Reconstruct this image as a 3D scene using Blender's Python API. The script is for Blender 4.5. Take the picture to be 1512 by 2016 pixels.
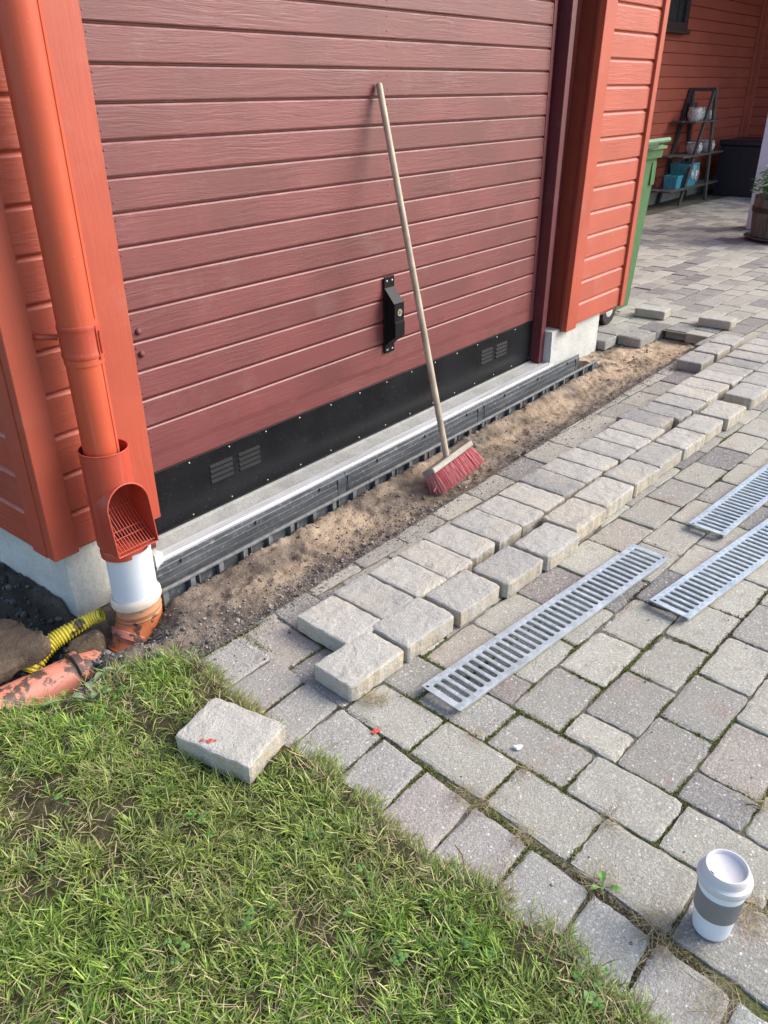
import bpy, bmesh, math, random
import numpy as np
from mathutils import Vector, Matrix
R_ = math.radians
random.seed(7); RNG = np.random.default_rng(11)
for o in list(bpy.data.objects): bpy.data.objects.remove(o, do_unlink=True)
S = bpy.context.scene; COL = S.collection

# ---------------------------------------------------------------- camera, world, sun, exposure
cam = bpy.data.cameras.new('camera'); co = bpy.data.objects.new('camera', cam); COL.objects.link(co)
cr = Vector((0.6318914, -0.7750107, -0.0084602)); cd = Vector((-0.3685838, -0.2908802, -0.8829126)); cf = Vector((0.6818058, 0.5610232, -0.4694611))
m = Matrix((cr, -cd, -cf)).transposed().to_4x4(); m.translation = (-1.3425059, -2.0759975, 1.3404616)
co.matrix_world = m
cam.sensor_fit = 'HORIZONTAL'; cam.sensor_width = 36; cam.lens = 1565.5214 / 1512 * 36; cam.clip_start = .02; cam.clip_end = 500
S.camera = co
SUN = Vector((.62, -.56, .62)).normalized()
w = bpy.data.worlds.new('World'); S.world = w; w.use_nodes = True
bg = w.node_tree.nodes['Background']; sky = w.node_tree.nodes.new('ShaderNodeTexSky')
sky.sky_type = 'NISHITA'; sky.sun_disc = False
sky.sun_elevation = math.asin(SUN.z); sky.sun_rotation = math.atan2(SUN.x, SUN.y)
sky.air_density = 1.0; sky.dust_density = 1.5; sky.ozone_density = 1.0
w.node_tree.links.new(sky.outputs[0], bg.inputs[0]); bg.inputs[1].default_value = .15
sl = bpy.data.lights.new('sun', 'SUN'); so = bpy.data.objects.new('sun', sl); COL.objects.link(so)
sl.energy = 2.1; sl.angle = R_(38); sl.color = (1, .945, .86)
so.rotation_euler = (-SUN).to_track_quat('-Z', 'Y').to_euler(); so.location = SUN * 20
S.view_settings.view_transform = 'Standard'; S.view_settings.look = 'None'; S.view_settings.gamma = 1
S.view_settings.exposure = 1.25

# ---------------------------------------------------------------- material helpers
def lin(r, g, b):
    f = lambda c: (c/255/12.92 if c/255 <= .04045 else ((c/255+.055)/1.055)**2.4)
    return (f(r), f(g), f(b), 1)
class G:
    def __init__(s, nt): s.nt = nt
    def n(s, t, **k):
        x = s.nt.nodes.new('ShaderNode'+t)
        for a, v in k.items(): setattr(x, a, v)
        return x
    def set(s, sock, v):
        if isinstance(v, bpy.types.NodeSocket): s.nt.links.new(v, sock)
        elif v is not None:
            if isinstance(v, (tuple, list)) and len(v) == 3 and sock.type == 'RGBA': v = (*v, 1)
            sock.default_value = v
    def coord(s, k='Object'): return s.n('TexCoord').outputs[k]
    def map(s, v, sc=(1, 1, 1), loc=(0, 0, 0), rot=(0, 0, 0)):
        x = s.n('Mapping'); s.set(x.inputs[0], v); x.inputs[1].default_value = loc; x.inputs[2].default_value = rot; x.inputs[3].default_value = sc
        return x.outputs[0]
    def noise(s, v, sc=5, det=4, ro=.55, dist=0):
        x = s.n('TexNoise'); s.set(x.inputs['Vector'], v); x.inputs['Scale'].default_value = sc; x.inputs['Detail'].default_value = det
        x.inputs['Roughness'].default_value = ro; x.inputs['Distortion'].default_value = dist
        return x.outputs['Fac']
    def vor(s, v, sc=50, out='Distance', feat='F1', rnd=1):
        x = s.n('TexVoronoi', feature=feat); s.set(x.inputs['Vector'], v); x.inputs['Scale'].default_value = sc; x.inputs['Randomness'].default_value = rnd
        return x.outputs[out]
    def ramp(s, f, pts):
        x = s.n('ValToRGB'); s.set(x.inputs[0], f); e = x.color_ramp.elements
        while len(e) < len(pts): e.new(.5)
        for k, (p, c) in enumerate(pts):
            e[k].position = p; e[k].color = (c, c, c, 1) if isinstance(c, (int, float)) else (*c[:3], 1)
        return x.outputs[0]
    def mix(s, f, a, b, bl='MIX'):
        x = s.n('MixRGB', blend_type=bl); s.set(x.inputs[0], f); s.set(x.inputs[1], a); s.set(x.inputs[2], b); return x.outputs[0]
    def math(s, op, a, b=None):
        x = s.n('Math', operation=op); s.set(x.inputs[0], a); s.set(x.inputs[1], b); return x.outputs[0]
    def vmath(s, op, a, b):
        x = s.n('VectorMath', operation=op); s.set(x.inputs[0], a); s.set(x.inputs[1], b); return x.outputs[0]
    def bump(s, h, st=.5, d=.002, nrm=None):
        x = s.n('Bump'); x.inputs['Strength'].default_value = st; x.inputs['Distance'].default_value = d; s.set(x.inputs['Height'], h)
        if nrm is not None: s.set(x.inputs['Normal'], nrm)
        return x.outputs[0]
    def attr(s, name='Col'):
        return s.n('Attribute', attribute_name=name).outputs[0]
    def objrnd(s): return s.n('ObjectInfo').outputs['Random']
def M(name, fn, rough=.6, metal=0, spec=.5):
    mt = bpy.data.materials.new(name); mt.use_nodes = True; nt = mt.node_tree; b = nt.nodes['Principled BSDF']
    b.inputs['Roughness'].default_value = rough; b.inputs['Metallic'].default_value = metal; b.inputs['Specular IOR Level'].default_value = spec
    g = G(nt); r = fn(g)
    c, nr, ro = (list(r) + [None, None])[:3] if isinstance(r, tuple) and not isinstance(r[0], float) else (r, None, None)
    g.set(b.inputs['Base Color'], c)
    if nr is not None: g.set(b.inputs['Normal'], nr)
    if ro is not None: g.set(b.inputs['Roughness'], ro)
    return mt
def plain(name, c, rough=.5, metal=0, var=.12, sc=14, bump=.0, bsc=300, spec=.5):
    def fn(g):
        v = g.coord(); f = g.noise(v, sc, 5)
        dark = tuple(x*(1-var*1.6) for x in c[:3]); lite = tuple(min(1, x*(1+var)) for x in c[:3])
        col = g.ramp(f, [(.3, dark), (.7, lite)])
        return (col, g.bump(g.noise(v, bsc, 3), bump, .001)) if bump else col
    return M(name, fn, rough, metal, spec=spec)
# painted timber; ax = grain axis
def wood(name, c, ax=0, rough=.42, grain=.55, sat=.1, spec=.5):
    def fn(g):
        v = g.vmath('ADD', g.coord(), g.vmath('SCALE', g.attr('Col'), None) if False else g.attr('Col'))
        v = g.vmath('ADD', v, g.attr('Col'))
        wob = g.noise(v, 3.2, 2, .5)
        cs = g.n('CombineXYZ'); k = (ax+2) % 3
        if ax == 2: k = 0
        g.set(cs.inputs[k], g.math('MULTIPLY', wob, .035))
        v2 = g.vmath('ADD', v, cs.outputs[0])
        sc = [95, 95, 95]; sc[ax] = 5
        n1 = g.noise(g.map(v2, tuple(sc)), 1, 5, .62, .6)
        sc2 = [260, 260, 260]; sc2[ax] = 26
        n2 = g.noise(g.map(v2, tuple(sc2)), 1, 3, .6)
        n3 = g.noise(v, 170, 3, .6)
        kn = g.ramp(g.vor(g.map(v, (3.1, 3.1, 9) if ax != 2 else (9, 9, 3.1)), 1), [(.02, 1), (.07, 0)])
        msk = g.ramp(g.noise(g.map(v, (2.2, 9, 9) if ax == 0 else (9, 9, 2.2)), 1, 3, .6), [(.38, .15), (.62, 1)])
        h = g.math('ADD', g.math('ADD', g.math('MULTIPLY', g.ramp(n1, [(.38, 0), (.62, 1)]), msk), g.math('MULTIPLY', n2, .7)), g.math('ADD', g.math('MULTIPLY', n3, .35), g.math('MULTIPLY', kn, .5)))
        big = g.noise(v, 2.2, 4)
        d = tuple(x*(1-sat) for x in c[:3]); l = tuple(min(1, x*(1+sat)) for x in c[:3])
        col = g.ramp(big, [(.32, d), (.68, l)])
        col = g.mix(g.math('MULTIPLY', g.ramp(n1, [(.3, 1), (.42, 0)]), .10), col, tuple(x*.55 for x in c[:3]))
        dust = g.math('ADD', g.ramp(g.vor(v, 42), [(.03, 1), (.055, 0)]), g.ramp(g.noise(v, 6, 5, .7), [(.55, 0), (.75, .55)]))
        col = g.mix(g.math('MULTIPLY', dust, .13), col, (.5, .42, .38))
        return col, g.bump(h, grain, .0022), g.ramp(n1, [(0, rough-.08), (1, rough+.14)])
    return M(name, fn, rough, spec=spec)
MAROON = wood('maroon_paint', (.142, .033, .032), 0, .44, .26, .2, spec=.6)
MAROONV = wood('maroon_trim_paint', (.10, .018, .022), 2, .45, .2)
ORANGE = wood('orange_red_paint', (.38, .078, .044), 0, .45, .34)
ORANGEV = wood('orange_red_trim_paint', (.375, .066, .033), 2, .45, .2)
REVEAL = wood('dark_red_reveal', (.20, .034, .018), 2, .5, .2, spec=.3)  # deeper red than the corner boards
ORANGEY = wood('orange_red_side_paint', (.35, .060, .029), 1, .45, .34)
BRICKRED = wood('brick_red_paint', (.34, .075, .044), 0, .5, .25)
BRICKREDY = wood('brick_red_side_paint', (.31, .068, .040), 1, .5, .25)
BRICKREDV = wood('brick_red_trim_paint', (.34, .075, .044), 2, .5, .2)
def f_conc(base, dirt, dsc=5):
    def fn(g):
        v = g.coord(); n = g.noise(v, dsc, 6, .62); f = g.noise(v, 90, 4, .6)
        col = g.ramp(n, [(.3, tuple(x*.72 for x in base)), (.6, base), (.8, tuple(min(1, x*1.12) for x in base))])
        col = g.mix(g.ramp(f, [(.35, .45), (.5, 0)]), col, dirt)
        pit = g.ramp(g.vor(v, 60), [(.06, 1), (.16, 0)])
        col = g.mix(g.math('MULTIPLY', pit, .35), col, tuple(x*.4 for x in base))
        return col, g.bump(g.math('ADD', f, g.math('MULTIPLY', pit, -.6)), .5, .004)
    return fn
CONC = M('plinth_concrete', f_conc((.52, .51, .47), (.33, .30, .25)), .9)
SILL = M('sill_concrete', f_conc((.33, .325, .30), (.18, .17, .15), 9), .85)
def f_galv(g):
    v = g.coord(); s = g.vor(v, 55, 'Color'); bw = g.n('RGBToBW'); g.set(bw.inputs[0], s)
    n = g.noise(v, 12, 4)
    col = g.mix(.35, g.ramp(bw.outputs[0], [(0, (.35, .40, .415)), (1, (.56, .61, .625))]), g.ramp(n, [(.3, (.36, .39, .42)), (.7, (.58, .61, .63))]))
    dt = g.math('MULTIPLY', g.ramp(g.noise(v, 120, 3, .7), [(.60, 0), (.68, .7)]), g.ramp(g.noise(v, 4, 3), [(.42, .1), (.62, 1)])); col = g.mix(dt, col, (.30, .25, .19))
    return col, g.bump(n, .08, .002), g.ramp(bw.outputs[0], [(0, .34), (1, .55)])
GALV = M('galvanised_steel', f_galv, .42, .55)
def f_strip(g):
    v = g.map(g.coord(), (1.2, 14, 14)); n = g.noise(v, 3, 6, .65)
    col = g.ramp(n, [(.3, (.36, .36, .35)), (.5, (.56, .57, .58)), (.75, (.74, .74, .73))])
    return col, g.bump(g.noise(g.coord(), 60, 3), .3, .002)
STRIP = M('worn_metal_strip', f_strip, .42, .35)
def f_black(g):
    v = g.coord(); n = g.noise(v, 5, 5, .6)
    sp = g.ramp(g.vor(v, 34), [(.035, 1), (.06, 0)]); m2 = g.ramp(g.noise(v, 7, 2), [(.5, 0), (.62, 1)])
    col = g.ramp(n, [(.3, (.007, .007, .008)), (.75, (.013, .0135, .016))])
    sc = g.ramp(g.noise(g.map(v, (1.4, 14, 14)), 1, 5, .7), [(.62, 0), (.85, .22)])
    col = g.mix(sc, col, (.06, .06, .065)); sp2 = g.ramp(g.noise(v, 130, 3, .7), [(.66, 0), (.72, .45)])
    col = g.mix(sp2, col, (.20, .19, .17))
    col = g.mix(g.math('MULTIPLY', g.math('MULTIPLY', sp, m2), .6), col, (.35, .33, .30))
    return col, None, g.ramp(n, [(.3, .26), (.7, .42)])
BLACK = M('black_steel_sheet', f_black, .33, spec=.11)
LOUV = plain('black_louvre_paint', (.016, .017, .019), .45, 0, .2, spec=.12)
LOCKM = plain('black_powder_coat', (.009, .009, .010), .42, 0, .2, spec=.13)
CHROME = plain('bright_screw_metal', (.75, .74, .70), .25, .9, .05)
BRASS = plain('brass', (.55, .40, .16), .3, .9, .1)
def f_chan(g):
    v = g.coord(); n = g.noise(g.map(v, (1.5, 9, 9)), 3, 6, .65); f = g.noise(v, 55, 4, .65)
    col = g.ramp(n, [(.3, (.038, .041, .046)), (.52, (.080, .086, .094)), (.75, (.15, .156, .16))])
    return g.mix(g.ramp(f, [(.55, 0), (.75, .55)]), col, (.34, .32, .28)), g.bump(f, .25, .002)
CHAN = M('grey_channel_plastic', f_chan, .6)
RIM = plain('dusty_grey_plastic', (.15, .152, .15), .6, 0, .3, 30, .3, 200)
def f_grime(c, amt=.5):
    def fn(g):
        v = g.coord(); n = g.noise(v, 5, 4); st = g.noise(g.map(v, (60, 60, 2.5)), 1, 5, .7); sp = g.noise(v, 150, 4, .75)
        col = g.ramp(n, [(.3, tuple(x*.9 for x in c)), (.7, tuple(min(1, x*1.06) for x in c))])
        col = g.mix(g.math('MULTIPLY', g.ramp(st, [(.56, 0), (.8, 1)]), .28*amt), col, (.62, .45, .36))
        col = g.mix(g.math('MULTIPLY', g.ramp(st, [(.2, 1), (.40, 0)]), .35*amt), col, tuple(x*.35 for x in c))
        col = g.mix(g.math('MULTIPLY', g.ramp(sp, [(.62, 0), (.70, 1)]), .35*amt), col, (.45, .34, .27))
        return col, g.bump(n, .05, .002), g.ramp(st, [(.3, .38), (.7, .6)])
    return fn
PIPE = M('orange_pipe_paint', f_grime((.475, .078, .034), .8), .42, spec=.35)
PIPED = M('red_trap_plastic', f_grime((.40, .055, .027), .8), .38)
PVC = M('white_pvc', f_grime((.60, .63, .66), .45), .38)
CREAM = plain('cream_rubber_ring', (.66, .55, .44), .5, 0, .1, 20)
def f_terra(c, mud=.54):
    def fn(g):
        v = g.coord(); n = g.noise(v, 16, 6, .68); n2 = g.noise(v, 60, 4, .7)
        col = g.ramp(g.noise(v, 7, 4), [(.3, tuple(x*.8 for x in c)), (.7, c)])
        col = g.mix(g.ramp(n, [(mud, 0), (mud+.05, .94)]), col, (.05, .036, .026))
        col = g.mix(g.math('MULTIPLY', g.ramp(n2, [(.6, 0), (.75, 1)]), .4), col, (.35, .27, .2))
        return col, g.bump(g.math('ADD', n, n2), .25, .003)
    return fn
TERRA = M('muddy_orange_pvc', f_terra((.58, .17, .06)), .5)
TERRAB = M('buried_orange_pvc', f_terra((.56, .20, .13), .50), .55)
TAN = M('tan_pvc_socket', f_terra((.50, .24, .12)), .5)
YEL = M('yellow_hose_plastic', f_terra((.68, .55, .05)), .4)
# concrete paving, used for laid and loose stones
def f_pave(loose):
    def fn(g):
        v = g.coord()
        if loose:
            r = g.objrnd(); cx = g.n('CombineXYZ'); g.set(cx.inputs[0], g.math('MULTIPLY', r, 17.3)); g.set(cx.inputs[1], g.math('MULTIPLY', r, 9.1))
            v = g.vmath('ADD', v, cx.outputs[0])
            base = g.ramp(g.math('FRACT', g.math('MULTIPLY', r, 7.31)), [(0, (.28, .275, .26)), (.18, (.38, .367, .335)), (.6, (.45, .43, .385)), (.9, (.46, .43, .375)), (1, (.42, .365, .30))])
        else: base = g.attr('Col')
        base = g.mix(g.ramp(g.noise(v, 13, 4, .6), [(.3, .30), (.7, 0)]), base, g.mix(1, base, (.62, .60, .58), 'MULTIPLY'))
        if loose: rn = g.math('FRACT', g.math('MULTIPLY', r, 31.7))
        else:
            sx = g.n('SeparateColor'); g.set(sx.inputs[0], g.attr('Col')); rn = g.math('FRACT', g.math('MULTIPLY', sx.outputs[0], 173.0))
            rp = g.ramp(g.noise(g.map(v, (1, 1, 1), (4.2, 1.3, 0)), 6.5, 6, .72), [(.57, 0), (.66, .5)])
            rp = g.math('MULTIPLY', rp, g.ramp(rn, [(.40, 0), (.55, 1)]))
            base = g.mix(rp, base, (.30, .165, .13))
        stn = g.ramp(g.noise(g.map(v, (1, 1, 1), (8.8, 2.3, 0)), 17, 6, .75), [(.55, 0), (.63, .55)])
        base = g.mix(g.math('MULTIPLY', stn, g.ramp(rn, [(0, 1), (.7, .1)])), base, g.mix(1, base, (.50, .48, .45), 'MULTIPLY'))
        f = g.noise(v, 330, 3, .75); f2 = g.noise(v, 150, 3, .7)
        base = g.mix(g.math('MULTIPLY', g.ramp(f, [(.30, .85), (.52, 0)]), g.ramp(rn, [(0, .55), (1, 1)])), base, g.mix(1, base, (.36, .34, .32), 'MULTIPLY'))
        base = g.mix(g.math('MULTIPLY', g.ramp(f2, [(.50, 0), (.70, .55 if not loose else .3)]), g.ramp(rn, [(0, 1), (1, .35)])), base, (.62, .60, .55))
        for vs_, am in ((185, .55), (95, .75)):
            s1 = g.ramp(g.vor(g.map(v, (1, 1, 1), (am, 0, 0)), vs_), [(.17, 1), (.33, 0)]); k1 = g.ramp(g.noise(v, vs_*.8, 2), [(.52, 0), (.60, 1)])
            base = g.mix(g.math('MULTIPLY', g.math('MULTIPLY', s1, k1), am*(.45 if loose else 1)), base, (.66, .64, .60))
        s2 = g.ramp(g.vor(g.map(v, (1, 1, 1), (3.1, 1.7, .4)), 240), [(.20, 1), (.36, 0)])
        base = g.mix(g.math('MULTIPLY', s2, .42), base, (.09, .085, .08))
        if loose:
            yw = g.ramp(g.noise(v, 6, 3), [(.5, 0), (.7, .35)])
            base = g.mix(yw, base, (.50, .43, .31))
        if loose:
            sn = g.n('SeparateXYZ'); g.set(sn.inputs[0], g.n('NewGeometry').outputs['True Normal'])
            sd_ = g.math('MULTIPLY', g.ramp(g.math('ABSOLUTE', sn.outputs[2]), [(.25, 1), (.6, 0)]), g.ramp(g.noise(v, 24, 5, .7), [(.40, .05), (.60, .75)]))
            base = g.mix(sd_, base, (.40, .32, .215))
        gr = g.math('ADD', g.noise(v, 95, 4, .7), g.math('MULTIPLY', g.noise(v, 22, 3, .55), 2.2 if loose else 1.2))
        h = g.math('ADD', g.math('MULTIPLY', f, .7), g.math('ADD', g.math('MULTIPLY', f2, .6), gr))
        nb_ = g.bump(g.math('ADD', g.noise(v, 13, 3, .5, .8), g.math('MULTIPLY', g.noise(v, 34, 2, .5), .5)), .55, .012) if loose else None
        return base, g.bump(h, .8, .003, nb_)
    return fn
PAVE = M('weathered_paving_concrete', f_pave(False), .92, spec=.25)
STONE = M('loose_paving_concrete', f_pave(True), .92, spec=.25)
def f_joint(g):
    v = g.coord(); n = g.noise(v, 7, 4, .6); f = g.noise(v, 130, 3)
    dirt = g.ramp(f, [(.3, (.05, .043, .033)), (.7, (.17, .145, .11))])
    moss = g.ramp(f, [(.3, (.03, .035, .008)), (.7, (.12, .125, .025))])
    return g.mix(g.ramp(n, [(.50, 0), (.60, .9)]), dirt, moss), g.bump(f, .8, .006)
JOINT = M('mossy_joint_sand', f_joint, .95)
def f_soil(g):
    v = g.coord(); a = g.attr('Col'); sp = g.n('SeparateColor'); g.set(sp.inputs[0], a)
    n = g.noise(v, 9, 5, .6); f = g.noise(v, 120, 4, .7); p = g.vor(v, 120)
    sand = g.ramp(n, [(.3, (.23, .17, .11)), (.5, (.37, .28, .19)), (.72, (.47, .37, .26))])
    dark = g.ramp(n, [(.3, (.075, .058, .044)), (.7, (.23, .185, .145))])
    grav = g.ramp(p, [(.1, (.30, .285, .26)), (.45, (.10, .09, .08))])
    wet = g.ramp(n, [(.3, (.010, .009, .008)), (.7, (.035, .028, .022))])
    c = g.mix(sp.outputs[0], dark, sand); c = g.mix(sp.outputs[1], c, grav); c = g.mix(sp.outputs[2], c, wet)
    c = g.mix(g.ramp(f, [(.3, .55), (.5, 0)]), c, g.mix(1, c, (.35, .33, .30), 'MULTIPLY'))
    return c, g.bump(g.math('ADD', f, g.math('MULTIPLY', p, .6)), .6, .005)
SOIL = M('excavated_soil', f_soil, .95, spec=.2)
def f_lsoil(g):
    v = g.coord(); n = g.noise(v, 22, 5, .65); f = g.noise(v, 200, 3, .7)
    c = g.ramp(n, [(.35, (.035, .027, .015)), (.55, (.075, .065, .03)), (.7, (.13, .105, .06))])
    return g.mix(g.ramp(f, [(.3, .6), (.5, 0)]), c, (.015, .012, .008)), g.bump(f, .9, .006)
LSOIL = M('lawn_soil', f_lsoil, .95, spec=.15)
def leafmat(name, tr=.25):
    mt = bpy.data.materials.new(name); mt.use_nodes = True; nt = mt.node_tree; b = nt.nodes['Principled BSDF']; g = G(nt)
    c = g.attr('Col'); g.set(b.inputs['Base Color'], c); b.inputs['Roughness'].default_value = .5; b.inputs['Specular IOR Level'].default_value = .35
    t = g.n('BsdfTranslucent'); g.set(t.inputs[0], c); mx = g.n('MixShader'); mx.inputs[0].default_value = tr
    nt.links.new(b.outputs[0], mx.inputs[1]); nt.links.new(t.outputs[0], mx.inputs[2]); nt.links.new(mx.outputs[0], nt.nodes['Material Output'].inputs[0])
    return mt
LEAF = leafmat('grass_blades', .18)
VCOL = M('tinted_grain', lambda g: (g.mix(g.ramp(g.noise(g.coord(), 160, 3), [(.3, .4), (.6, 0)]), g.attr('Col'), (.02, .018, .015)), g.bump(g.noise(g.coord(), 300, 3), .4, .002)), .85)
def f_clod(g):
    v = g.coord(); n = g.noise(v, 11, 6, .65); f = g.noise(v, 85, 4, .7)
    c = g.ramp(n, [(.3, (.045, .032, .022)), (.55, (.10, .073, .05)), (.75, (.16, .12, .085))])
    st = g.ramp(g.vor(v, 22), [(.05, 1), (.1, 0)])
    return g.mix(g.math('MULTIPLY', st, .6), c, (.3, .26, .2)), g.bump(g.math('ADD', f, n), .8, .008)
CLOD = M('soil_covered_slab', f_clod, .95, spec=.2)
def f_bare(c1, c2, ax):
    def fn(g):
        sc = [60, 60, 60]; sc[ax] = 3
        n = g.noise(g.map(g.coord(), tuple(sc)), 1, 5, .6, .4)
        b = g.noise(g.coord(), 9, 3)
        c = g.ramp(n, [(.3, c1), (.7, c2)])
        sm = g.ramp(g.noise(g.coord(), 38, 4, .7), [(.55, 0), (.68, .4)]); c = g.mix(sm, c, tuple(x*.4 for x in c1))
        return g.mix(g.ramp(b, [(.42, 0), (.72, .5)]), c, tuple(x*.5 for x in c1)), g.bump(n, .3, .001)
    return fn
HANDLE = M('bare_handle_wood', f_bare((.30, .23, .155), (.48, .39, .28), 2), .55)
HEADW = M('bare_head_wood', f_bare((.23, .20, .16), (.38, .34, .285), 0), .7)
GREYW = M('weathered_grey_wood', f_bare((.035, .03, .028), (.09, .08, .075), 2), .8)
BARRELW = M('old_barrel_wood', f_bare((.055, .047, .04), (.17, .15, .13), 2), .8)
BRIST = M('red_bristles', lambda g: g.attr('Col'), .45)
BINM = plain('green_bin_plastic', (.055, .135, .048), .4, 0, .08)
BINL = plain('pale_green_plastic', (.11, .20, .09), .35, 0, .08)
RUBBER_HOLES = plain('black_rubber_and_hole_shade', (.012, .012, .013), .6)
DARKBOX = plain('dark_navy_resin', (.008, .011, .02), .45, 0, .15)
TURQ = plain('turquoise_plastic', (.045, .27, .34), .45, 0, .2, 30)
POTM = M('speckled_glazed_clay', lambda g: g.ramp(g.noise(g.coord(), 30, 3, .7), [(.38, (.22, .20, .18)), (.5, (.50, .48, .45)), (.7, (.66, .64, .61))]), .5)
POTD = plain('dark_glazed_clay', (.05, .045, .042), .5)
WHITEP = plain('white_post_paint', (.52, .56, .64), .5, 0, .04)
SAUCER = plain('dark_saucer_plastic', (.04, .045, .055), .5)
IRON = plain('rusty_iron_band', (.03, .026, .024), .6, .4)
CUPW = plain('white_cup_plastic', (.64, .68, .73), .33, 0, .02)
CUPL = plain('pale_mauve_silicone', (.53, .50, .495), .5, 0, .03)
CUPB = plain('grey_silicone', (.20, .19, .182), .55, 0, .05)
GLASSD = plain('dark_window_glass', (.03, .05, .055), .08, 0, .2)
WINF = plain('dark_window_frame', (.03, .014, .014), .5)
ROOFM = plain('roof_felt', (.06, .06, .06), .8)
REDSPOT = plain('red_paint_spot', (.52, .08, .05), .5)
WHITESTONE = plain('white_pebble', (.75, .73, .69), .6, 0, .1)
PETAL = M('flower_petals', lambda g: g.attr('Col'), .6)

# ---------------------------------------------------------------- mesh helpers
class MB:
    def __init__(s): s.v = []; s.f = []; s.c = []; s.mi = []; s.col = (0, 0, 0, 1); s.m = 0
    def add(s, vs, fs, col=None):
        o = len(s.v); s.v += [tuple(x) for x in vs]; s.f += [tuple(i+o for i in f) for f in fs]
        s.c += [col or s.col]*len(vs); s.mi += [s.m]*len(fs)
    def box(s, x0, x1, y0, y1, z0, z1, b=.0, T=None, col=None):
        if b <= 0:
            vs = [(x, y, z) for z in (z0, z1) for y in (y0, y1) for x in (x0, x1)]
            fs = [(0, 2, 3, 1), (4, 5, 7, 6), (0, 1, 5, 4), (2, 6, 7, 3), (0, 4, 6, 2), (1, 3, 7, 5)]
        else:
            vs, fs, ix = [], [], {}
            X, Y, Z = (x0, x1), (y0, y1), (z0, z1)
            for i in (0, 1):
                for j in (0, 1):
                    for k in (0, 1):
                        sx, sy, sz = (1-2*i)*b, (1-2*j)*b, (1-2*k)*b
                        for a, d in enumerate(((0, sy, sz), (sx, 0, sz), (sx, sy, 0))):
                            ix[i, j, k, a] = len(vs); vs.append((X[i]+d[0], Y[j]+d[1], Z[k]+d[2]))
            I = lambda i, j, k, a: ix[i, j, k, a]
            for i in (0, 1):
                q = [I(i, 0, 0, 0), I(i, 1, 0, 0), I(i, 1, 1, 0), I(i, 0, 1, 0)]; fs.append(q if i else q[::-1])
                q = [I(0, i, 0, 1), I(0, i, 1, 1), I(1, i, 1, 1), I(1, i, 0, 1)]; fs.append(q if i else q[::-1])
                q = [I(0, 0, i, 2), I(1, 0, i, 2), I(1, 1, i, 2), I(0, 1, i, 2)]; fs.append(q if i else q[::-1])
            for i in (0, 1):
                for j in (0, 1):
                    fl = (i + j) % 2
                    for q in ([I(i, j, 0, 0), I(i, j, 1, 0), I(i, j, 1, 1), I(i, j, 0, 1)], [I(i, 0, j, 2), I(i, 1, j, 2), I(i, 1, j, 0), I(i, 0, j, 0)], [I(0, i, j, 1), I(1, i, j, 1), I(1, i, j, 2), I(0, i, j, 2)]):
                        fs.append(q)
                    for k in (0, 1): fs.append([I(i, j, k, 0), I(i, j, k, 1), I(i, j, k, 2)])
        if T: vs = [T(*p) for p in vs]
        s.add(vs, fs, col)
    def tube(s, pts, rad, seg=12, cap=True, col=None, ring=None):
        pts = [Vector(p) for p in pts]; n = len(pts); rad = rad if isinstance(rad, (list, tuple)) else [rad]*n
        vs, fs = [], []; up = None
        for i, p in enumerate(pts):
            t = (pts[min(i+1, n-1)] - pts[max(i-1, 0)]).normalized()
            if up is None:
                up = Vector((0, 0, 1)) if abs(t.z) < .9 else Vector((1, 0, 0))
            a = (up - t*up.dot(t)).normalized(); b = t.cross(a); up = a
            for k in range(seg):
                an = 2*math.pi*k/seg; vs.append(p + (a*math.cos(an) + b*math.sin(an))*rad[i])
        for i in range(n-1):
            for k in range(seg):
                k2 = (k+1) % seg; fs.append((i*seg+k, i*seg+k2, (i+1)*seg+k2, (i+1)*seg+k))
        if cap: fs += [tuple(range(seg))[::-1], tuple((n-1)*seg+k for k in range(seg))]
        s.add(vs, fs, col)
    def lathe(s, prof, seg=32, c=(0, 0, 0), T=None, col=None, wob=None):
        vs, fs = [], []
        for (r, z) in prof:
            for k in range(seg):
                an = 2*math.pi*k/seg; rr = r*(1 + (wob(k, z) if wob else 0)); vs.append((c[0]+rr*math.cos(an), c[1]+rr*math.sin(an), c[2]+z))
        for i in range(len(prof)-1):
            for k in range(seg):
                k2 = (k+1) % seg; fs.append((i*seg+k, i*seg+k2, (i+1)*seg+k2, (i+1)*seg+k))
        if T: vs = [T(*p) for p in vs]
        s.add(vs, fs, col)
    def extr(s, prof, a0, a1, fn, col=None, cap=True):      # closed profile, fn(a, p, q) -> xyz
        n = len(prof); vs = [fn(a, p, q) for a in (a0, a1) for p, q in prof]
        fs = [(i, (i+1) % n, n+(i+1) % n, n+i) for i in range(n)]
        if cap: fs += [tuple(range(n))[::-1], tuple(range(n, 2*n))]
        s.add(vs, fs, col)
    def build(s, name, mats, parent=None, smooth=False, fixn=True):
        me = bpy.data.meshes.new(name); me.from_pydata(s.v, [], s.f)
        mats = mats if isinstance(mats, (list, tuple)) else [mats]
        for x in mats: me.materials.append(x)
        if len(mats) > 1: me.polygons.foreach_set('material_index', s.mi)
        a = me.color_attributes.new('Col', 'FLOAT_COLOR', 'POINT')
        a.data.foreach_set('color', np.array([(*c[:3], 1) for c in s.c], dtype=np.float32).ravel())
        if fixn:
            bm = bmesh.new(); bm.from_mesh(me); bmesh.ops.recalc_face_normals(bm, faces=bm.faces); bm.to_mesh(me); bm.free()
        if smooth: me.polygons.foreach_set('use_smooth', [True]*len(me.polygons))
        me.update(); return link(name, me, parent, smooth)
def link(name, me, parent=None, smooth=False):
    o = bpy.data.objects.new(name, me); COL.objects.link(o)
    if parent: o.parent = parent
    if smooth:
        try: me.set_sharp_from_angle(angle=R_(40))
        except Exception: pass
    return o
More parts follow.
